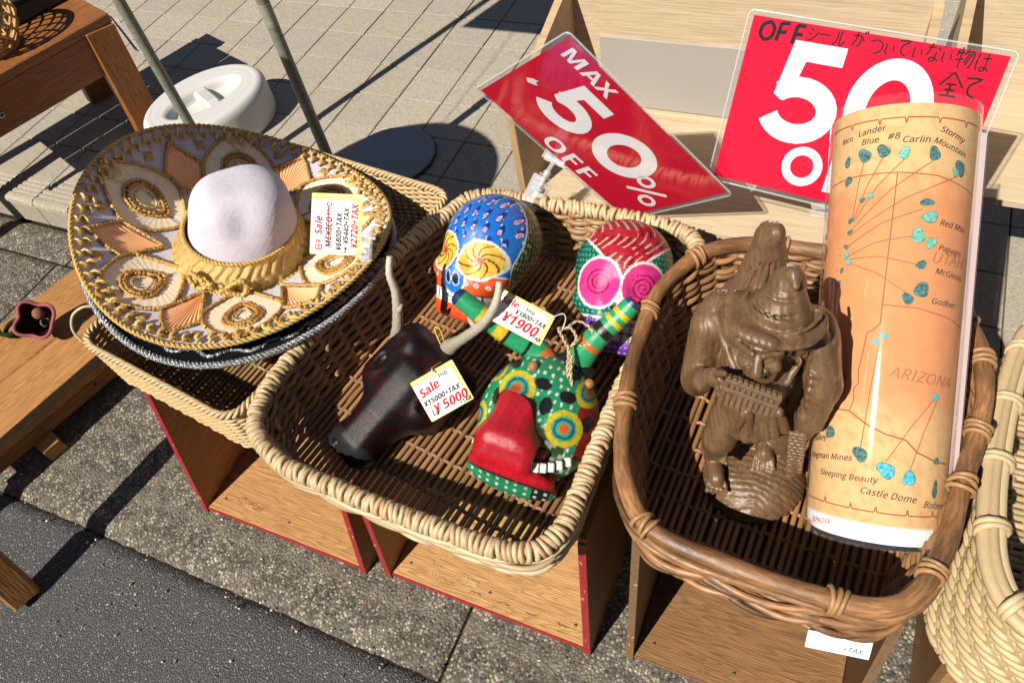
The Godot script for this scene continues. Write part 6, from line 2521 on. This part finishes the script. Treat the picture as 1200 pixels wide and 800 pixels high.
func build_tags() -> void:
	var red := Color(.60, .015, .03)
	var katakana := [[[0, 1], [.25, .55]], [[.3, 1], [.1, .1]], [[.5, .9], [.85, .9], [.6, .1]], [[1.0, .8], [1.2, .6]], [[1.1, .1], [1.5, .9]], [[1.75, .9], [1.75, .1], [2.2, .1], [2.2, .9], [1.75, .9]]]
	# tag on the sombrero
	var xf := Transform3D(Basis(Vector3(0.9175, -0.1723, -0.3584), Vector3(-0.1903, 0.6010, -0.7763), Vector3(0.3491, 0.7805, 0.5186)).orthonormalized(), Vector3(1.036, 0.5330, 1.4340))
	# the writing on this card runs upwards along it
	var up := PI / 2.0
	var t := price_tag("yellow edged price card clipped to the edge of the white sombrero", xf, 0.080, 0.096, [["MEXICO", -0.14, -0.13, 0.0125, Color(.02, .02, .02), up], ["¥6800+TAX", 0.06, -0.12, 0.0115, Color(.02, .02, .02), up], ["¥5440+TAX", 0.20, -0.02, 0.0110, Color(.02, .02, .02), up], ["¥2720+TAX", 0.36, -0.02, 0.0135, red, up, 1], ["Sale", -0.34, -0.02, 0.0150, red, up, 1]])
	squiggle(t, Vector2(-0.0075, 0.014), 0.0085, katakana, Color(.02, .02, .02), 0.0010, up)
	squiggle(t, Vector2(-0.0215, -0.040), 0.009, [[[0, 0], [0, 1], [.8, 1], [.8, 0], [0, 0]], [[0, .5], [.8, .5]], [[1.1, .9], [1.6, .9], [1.3, .1]], [[1.0, .5], [1.7, .5]]], red, 0.0012, up)
	squiggle(t, Vector2(-0.0112, -0.036), 0.01, [[[0, 0], [6.6, .15]]], red, 0.0012, up)
	squiggle(t, Vector2(0.016, -0.044), 0.008, [[[0, 1], [0, 0], [1.0, 0]], [[.7, .3], [1.0, 0], [.7, -.3]]], Color(.02, .02, .02), 0.0012, up)
	var g := Geo.new()
	g.box(T(0.0475, -0.030, -0.003), Vector3(0.020, 0.055, 0.008), 0.002, 1)
	put("clip_body", g.mesh(M.clip), t)
	for k in 3:
		g = Geo.new()
		g.box(T(0.0475, -0.050 + k * 0.017, 0.0025), Vector3(0.014, 0.006, 0.004), 0.001, 0)
		put("clip_rib", g.mesh(M.clip), t)
	# tag on the deer
	xf = Transform3D(Basis(Vector3(0.6781, 0.1715, -0.7147), Vector3(-0.6467, 0.6012, -0.4693), Vector3(0.3491, 0.7805, 0.5186)).orthonormalized(), Vector3(1.2790, 0.4120, 1.6020))
	t = price_tag("price card reading Sale 5000 hung from the deer mask's antler", xf, 0.071, 0.066, [["Sale", -0.20, 0.18, 0.0170, red, 0.12, 1], ["¥15000+TAX", -0.04, -0.08, 0.0105], ["¥ 5000", 0.06, -0.29, 0.0185, red, 0.0, 1], ["+TAX", 0.34, -0.43, 0.0080]])
	squiggle(t, Vector2(0.006, 0.018), 0.006, katakana, Color(.05, .05, .02))
	squiggle(t, Vector2(-0.027, -0.026), 0.008, [[[0, 1], [0, 0], [.9, 0]], [[.6, .3], [.9, 0], [.6, -.3]]], Color(.02, .02, .02), 0.0012)
	squiggle(t, Vector2(-0.030, 0.006), 0.01, [[[0, 0], [3.2, .25]]], red, 0.0011)
	g = Geo.new()
	g.col = Color(.60, .42, .10)
	var ti := xf.affine_inverse()
	var wire := smooth_path([ti * Vector3(1.244, .412, 1.522), ti * Vector3(1.236, .432, 1.512), ti * Vector3(1.224, .428, 1.510), ti * Vector3(1.238, .408, 1.524), ti * Vector3(1.256, .405, 1.538), Vector3(0.004, 0.036, 0.001), Vector3(0.006, 0.028, 0.001)], 8)
	g.tube(wire, 0.0011, 6)
	put("string", g.mesh(M.thread), t)
	# tag on the green mask
	xf = Transform3D(Basis(Vector3(0.9095, -0.4156, 0.0131), Vector3(0.2258, 0.4671, -0.8549), Vector3(0.3491, 0.7805, 0.5186)).orthonormalized(), Vector3(1.3710, 0.4800, 1.4890))
	t = price_tag("price card reading 1900 lying over the horns of the green mask", xf, 0.083, 0.048, [["Sale", -0.30, 0.26, 0.0135, red, 0.05, 1], ["¥3800+TAX", 0.14, 0.08, 0.0095], ["¥1900", 0.02, -0.20, 0.0205, red, 0.0, 1], ["+TAX", 0.36, -0.36, 0.0075]])
	squiggle(t, Vector2(0.000, 0.010), 0.0055, katakana, Color(.05, .05, .02))
	g = Geo.new()
	g.col = Color(.62, .60, .55)
	g.tube(smooth_path([Vector3(0.036, 0.018, 0.001), Vector3(0.048, 0.032, 0.004), Vector3(0.056, 0.028, 0.0), Vector3(0.060, 0.010, -0.012)], 8), 0.0009, 6)
	put("string", g.mesh(M.thread), t)
	# white card taped under the brown basket
	xf = Transform3D(Basis(Vector3(0.9875, -0.0300, -0.1550), Vector3(-0.06, 0.86, -0.50), Vector3(0.15, 0.50, 0.85)).orthonormalized(), Vector3(1.8700, 0.3050, 1.7320))
	t = thing("price_tag", "plain white card ending in +TAX hung below the brown basket's front", "price tag", xf, "handwritten price tags")
	g = Geo.new()
	g.col = Color(.78, .78, .77)
	g.slab(T(0, 0, 0), rounded(0.074, 0.027, 0.001), 0.0006)
	put("card", g.mesh(M.paper), t)
	g = Geo.new()
	g.col = Color(.03, .03, .03)
	flat_text(g, "+TAX", 0.0105, T(0.017, -0.004, 0.0006), false, true)
	put("lettering", g.mesh(M.ink), t)

# ---------------------------------------------------------------- bench, stool and what stands on them, left
func build_left() -> void:
	# bench at the back left
	var e := Vector3(0.327, 0, -0.945).normalized()       # along the bench, away from the camera
	var p := Vector3(-e.z, 0, e.x)                        # to the right of it
	var corner := Vector3(-0.283, 0.35, 0.688)
	var b := Basis(e, Vector3.UP, e.cross(Vector3.UP))
	var t := thing("wooden_bench", "brown varnished pine bench at the upper left, its side in shade", "bench", Transform3D())
	var pine := Color(.30, .112, .030)
	var q0 := corner - e * 0.315
	for k in 3:
		var g := Geo.new()
		g.col = jitter(Color(.34, .14, .042), 0.08)
		g.box(Transform3D(b, q0 - p * (0.055 + k * 0.112) + Vector3(0, -0.014, 0)), Vector3(0.63, 0.028, 0.110), 0.003, 0, Vector2(k * 0.4, k * 0.3))
		put("top_plank", g.mesh(M.wood), t)
	for k in 2:
		var g := Geo.new()
		g.col = pine
		g.box(Transform3D(b, q0 - p * (0.016 + k * 0.30) + Vector3(0, -0.088, 0)), Vector3(0.61, 0.118, 0.024), 0.002, 0, Vector2(k * 0.7, 0.2))
		put("apron", g.mesh(M.wood), t)
	for k in 4:
		var g := Geo.new()
		g.col = Color(.32, .122, .034)
		var off: Vector3 = -e * (0.045 if k % 2 == 0 else 0.595) - p * ([0.022, 0.17, 0.31, 0.31][k])
		var top := corner + off + Vector3(0, -0.028, 0)
		var foot := Vector3(top.x, 0.0 if k % 2 == 0 else -0.1, top.z) - e * (-0.0 if k % 2 == 0 else 0.06) + p * (0.035 if k < 2 else -0.015) - e * (0.03 if k % 2 == 0 else 0.0)
		var ax := (top - foot).normalized()
		var bz := Basis((e - ax * e.dot(ax)).normalized(), ax, (e - ax * e.dot(ax)).normalized().cross(ax))
		g.box(Transform3D(bz, (top + foot) * 0.5 + p * 0.004), Vector3(0.088, top.distance_to(foot), 0.046), 0.003, 1, Vector2(k * 0.3, 0.1))
		put("leg", g.mesh(M.wood), t)
	var g2 := Geo.new()
	g2.col = Color(.45, .44, .42)
	g2.lathe(Transform3D(Basis(b.x, p, b.x.cross(p)), corner - e * 0.40 + Vector3(0, -0.095, 0) - p * 0.003), [Vector2(0.0085, 0.0), Vector2(0.0085, 0.003), Vector2(0.006, 0.0035), Vector2(0.0055, -0.006)], 16)
	put("bolt_socket", g2.mesh(M.silver), t)
	# paper slip hanging from its end
	var slip := thing("paper_slip", "grey printed paper slip hanging off the end of the bench", "paper", Transform3D(Basis(p, Vector3.UP.rotated(p, 0.12), p.cross(Vector3.UP.rotated(p, 0.12))), corner + e * 0.012 - p * 0.012 + Vector3(0, -0.075, 0)))
	g2 = Geo.new()
	g2.col = Color(.50, .47, .44)
	g2.slab(T(0.02, 0, 0), rounded(0.060, 0.118, 0.001), 0.0006)
	put("sheet", g2.mesh(M.paper), slip)
	for k in 9:
		g2 = Geo.new()
		g2.col = Color(.10, .09, .09)
		flat_text(g2, ["iiiii ooon", "noon iiono", "onno innoi", "ioni noino", "oinno noni"][k % 5], 0.0085, T(0.02, 0.045 - k * 0.0115, 0.0004))
		put("printed_line", g2.mesh(M.ink), slip)
	# open-work basket on the bench
	var bk := thing("openwork_basket", "small open-work cane basket standing on the bench", "basket", T(-0.500, 0.352, 0.918))
	var rn := 0.100
	for sgn in 2:
		for k in 14:
			g2 = Geo.new()
			g2.col = jitter(Color(.50, .28, .09), 0.2)
			var pts := []
			for s in 13:
				var f := s / 12.0
				var a := TAU * k / 14.0 + (1.0 if sgn == 0 else -1.0) * f * 1.5
				var r := rn * (0.62 + 0.42 * sin(f * 2.3)) + (0.0015 if sgn == 0 else -0.0015)
				pts.append(Vector3(cos(a) * r, 0.008 + f * 0.13, sin(a) * r))
			g2.tube(pts, 0.0042, 6)
			put("lattice_cane", g2.mesh(M.wicker), bk)
	for f in [0.0, 1.0]:
		g2 = Geo.new()
		g2.col = Color(.48, .26, .08)
		var pts := []
		for k in 40:
			var r := rn * (0.62 + 0.42 * sin(f * 2.3))
			pts.append(Vector3(cos(TAU * k / 40) * r, 0.008 + f * 0.13, sin(TAU * k / 40) * r))
		g2.tube(pts, 0.008, 8, true)
		put("hoop", g2.mesh(M.wicker), bk)
	# crate behind it, mostly out of the picture
	var cr := thing("dark_case", "dark case standing at the far end of the bench top", "case", Transform3D(b, corner - e * 0.11 - p * 0.262 + Vector3(0, 0.001, 0)))
	g2 = Geo.new()
	g2.col = Color(.05, .052, .04)
	g2.box(T(0, 0.025, 0), Vector3(0.18, 0.05, 0.12), 0.006, 0)
	put("body", g2.mesh(M.plastic), cr)
	g2 = Geo.new()
	g2.col = Color(.03, .03, .028)
	g2.box(T(0, 0.0545, 0), Vector3(0.186, 0.008, 0.126), 0.003, 0)
	put("lid", g2.mesh(M.plastic), cr)

	# low plank platform at the left
	e = Vector3(0.2541, 0, -0.9672).normalized()
	p = Vector3(-e.z, 0, e.x)
	b = Basis(e, Vector3.UP, e.cross(Vector3.UP))
	t = thing("plank_platform", "low wooden platform with a worn honey top, at the left edge", "platform", Transform3D())
	var rc := Vector3(0.2010, 0.0, 1.660)
	for k in 2:
		var g := Geo.new()
		g.col = [Color(.50, .27, .105), Color(.47, .25, .095)][k]
		g.box(Transform3D(b, rc - p * (0.092 + k * 0.185) - e * 0.010 + Vector3(0, -0.011, 0)), Vector3(0.52, 0.022, 0.183), 0.003, 0, Vector2(k * 0.5, 0.35))
		put("top_plank", g.mesh(M.oldwood), t)
	for k in 2:
		var g := Geo.new()
		g.col = Color(.34, .16, .06)
		g.box(Transform3D(b, rc - p * (0.014 + k * 0.33) - e * 0.010 + Vector3(0, -0.041, 0)), Vector3(0.51, 0.038, 0.022), 0.002, 0, Vector2(0.1, k * 0.2))
		put("side_rail", g.mesh(M.oldwood), t)
	for k in 4:
		var g := Geo.new()
		g.col = Color(.52, .32, .14)
		var q: Vector3 = rc - p * ([-0.004, 0.31][k / 2]) + e * ([-0.105, 0.20][k % 2])
		g.box(Transform3D(b, Vector3(q.x, -0.080, q.z)), Vector3(0.045, 0.040, 0.06), 0.003, 0, Vector2(k * 0.2, 0.7))
		put("foot", g.mesh(M.oldwood), t)
	g2 = Geo.new()
	g2.col = Color(.01, .01, .01)
	g2.ball(rc + e * 0.06 - p * 0.003 + Vector3(0, -0.036, 0), Vector3(0.004, 0.004, 0.004), 10)
	put("screw_hole", g2.mesh(M.plain), t)
	# wooden rack whose legs stand in front of it, the rest outside the picture
	t = thing("wooden_rack", "wooden rack leg standing on the asphalt at the lower left", "rack", Transform3D())
	var legs := [[Vector3(0.392, -0.1, 2.062), Vector3(0.300, 0.55, 1.960)], [Vector3(0.130, -0.1, 2.000), Vector3(0.070, 0.55, 1.930)]]
	for k in 2:
		var g := Geo.new()
		g.col = Color(.44, .225, .085)
		var foot: Vector3 = legs[k][0]
		var top: Vector3 = legs[k][1]
		var ax := (top - foot).normalized()
		var ex := (e - ax * e.dot(ax)).normalized()
		g.box(Transform3D(Basis(ex, ax, ex.cross(ax)), (top + foot) * 0.5 + Vector3(0, 0.006, 0)), Vector3(0.058, top.distance_to(foot), 0.052), 0.005, 1, Vector2(k * 0.2, 0.7))
		put("leg", g.mesh(M.oldwood), t)
	g2 = Geo.new()
	g2.col = Color(.42, .21, .08)
	var rl: Vector3 = legs[0][1] - legs[1][1]
	var rx := rl.normalized()
	g2.box(Transform3D(Basis(rx, Vector3.UP, rx.cross(Vector3.UP).normalized()), (legs[0][1] + legs[1][1]) * 0.5), Vector3(rl.length() + 0.1, 0.03, 0.03), 0.003, 0)
	put("rail", g2.mesh(M.oldwood), t)
	# felt flower lying on it
	var fl := thing("felt_flower", "dark red felt bell flower with pink lip and green stalk, on the stool", "felt flower", Transform3D(Basis(Vector3(0.80, -0.58, 0.15), Vector3(0.42, 0.82, 0.38), Vector3(-0.35, -0.24, 0.9)).orthonormalized().scaled_local(Vector3.ONE * 1.30), Vector3(0.000, 0.020, 1.512)))
	var g5 := Geo.new()
	g5.grid(48, 18, func(a: float, bb: float) -> Vector3:
		var an := a * TAU
		var r := 0.010 + 0.026 * pow(bb, 0.7) + 0.0045 * bb * sin(an * 4.0 + 0.6)
		return Vector3(cos(an) * r, bb * 0.046 + 0.004 * bb * sin(an * 4.0 + 0.6), sin(an) * r), false, func(a: float, bb: float) -> Color:
		return Color(.075, .010, .018) if bb < 0.90 else Color(.46, .16, .17), true)
	g5.grid(48, 12, func(a: float, bb: float) -> Vector3:
		var an := a * TAU
		var r := (0.010 + 0.026 * pow(bb, 0.7) + 0.0045 * bb * sin(an * 4.0 + 0.6)) * 0.90
		return Vector3(cos(an) * r, bb * 0.046 + 0.0035 + 0.004 * bb * sin(an * 4.0 + 0.6), sin(an) * r), true, func(a: float, bb: float) -> Color: return Color(.050, .005, .011), true)
	put("bell", g5.mesh(M.felt), fl)
	g5 = Geo.new()
	g5.col = Color(.40, .13, .14)
	var lip := []
	for k in 48:
		var an := TAU * k / 48.0
		var r := 0.034 + 0.0045 * sin(an * 4.0 + 0.6)
		lip.append(Vector3(cos(an) * r, 0.048 + 0.004 * sin(an * 4.0 + 0.6), sin(an) * r))
	g5.tube(lip, 0.0035, 7, true)
	put("lip", g5.mesh(M.felt), fl)
	g5 = Geo.new()
	g5.col = Color(.30, .14, .09)
	g5.ball(Vector3(-0.006, 0.040, -0.012), Vector3(0.0115, 0.0115, 0.0115), 14)
	put("stamen", g5.mesh(M.felt), fl)
	g5 = Geo.new()
	g5.col = Color(.16, .19, .04)
	g5.tube(smooth_path([Vector3(0, 0.004, 0), Vector3(-0.006, -0.014, 0.006), Vector3(-0.030, -0.016, 0.016), Vector3(-0.062, -0.010, 0.010)], 8), 0.0062, 8)
	put("stalk", g5.mesh(M.felt), fl)
	var fs := thing("felt_tendril", "curled dark green felt tendril beside the bell flower, on the stool", "felt tendril", T(-0.075, 0.001, 1.552))
	g5 = Geo.new()
	g5.col = Color(.035, .04, .018)
	var cur := []
	for k in 40:
		var a := k * 0.22
		cur.append(Vector3(cos(a) * (0.020 + k * 0.0003), 0.007 + k * 0.0006, sin(a) * (0.020 + k * 0.0003)))
	g5.tube(cur, 0.0058, 8)
	put("coil", g5.mesh(M.felt), fs)
	# straw hat hanging from the canopy outside the picture; it shades the sombrero's left side
	var sh := thing("straw_hat", "wide straw hat hung from the canopy just outside the picture", "hat", Transform3D(Basis(Vector3(0.2, 0, 1).normalized(), 0.25), Vector3(0.34, 0.93, 1.63)))
	g5 = Geo.new()
	g5.col = Color(.60, .45, .25)
	g5.lathe(Transform3D(), [Vector2(0.26, 0.01), Vector2(0.20, 0.0), Vector2(0.09, 0.0), Vector2(0.085, 0.07), Vector2(0.07, 0.10), Vector2(0.0, 0.11)], 40)
	put("body", g5.mesh(M.wicker), sh)
	g5 = Geo.new()
	g5.col = Color(.5, .4, .3)
	g5.tube([Vector3(0, 0.11, 0), Vector3(0.0, 0.6, -0.1), Vector3(-0.03, 1.25, -0.3)], 0.0015, 5)
	put("cord", g5.mesh(M.thread), sh)
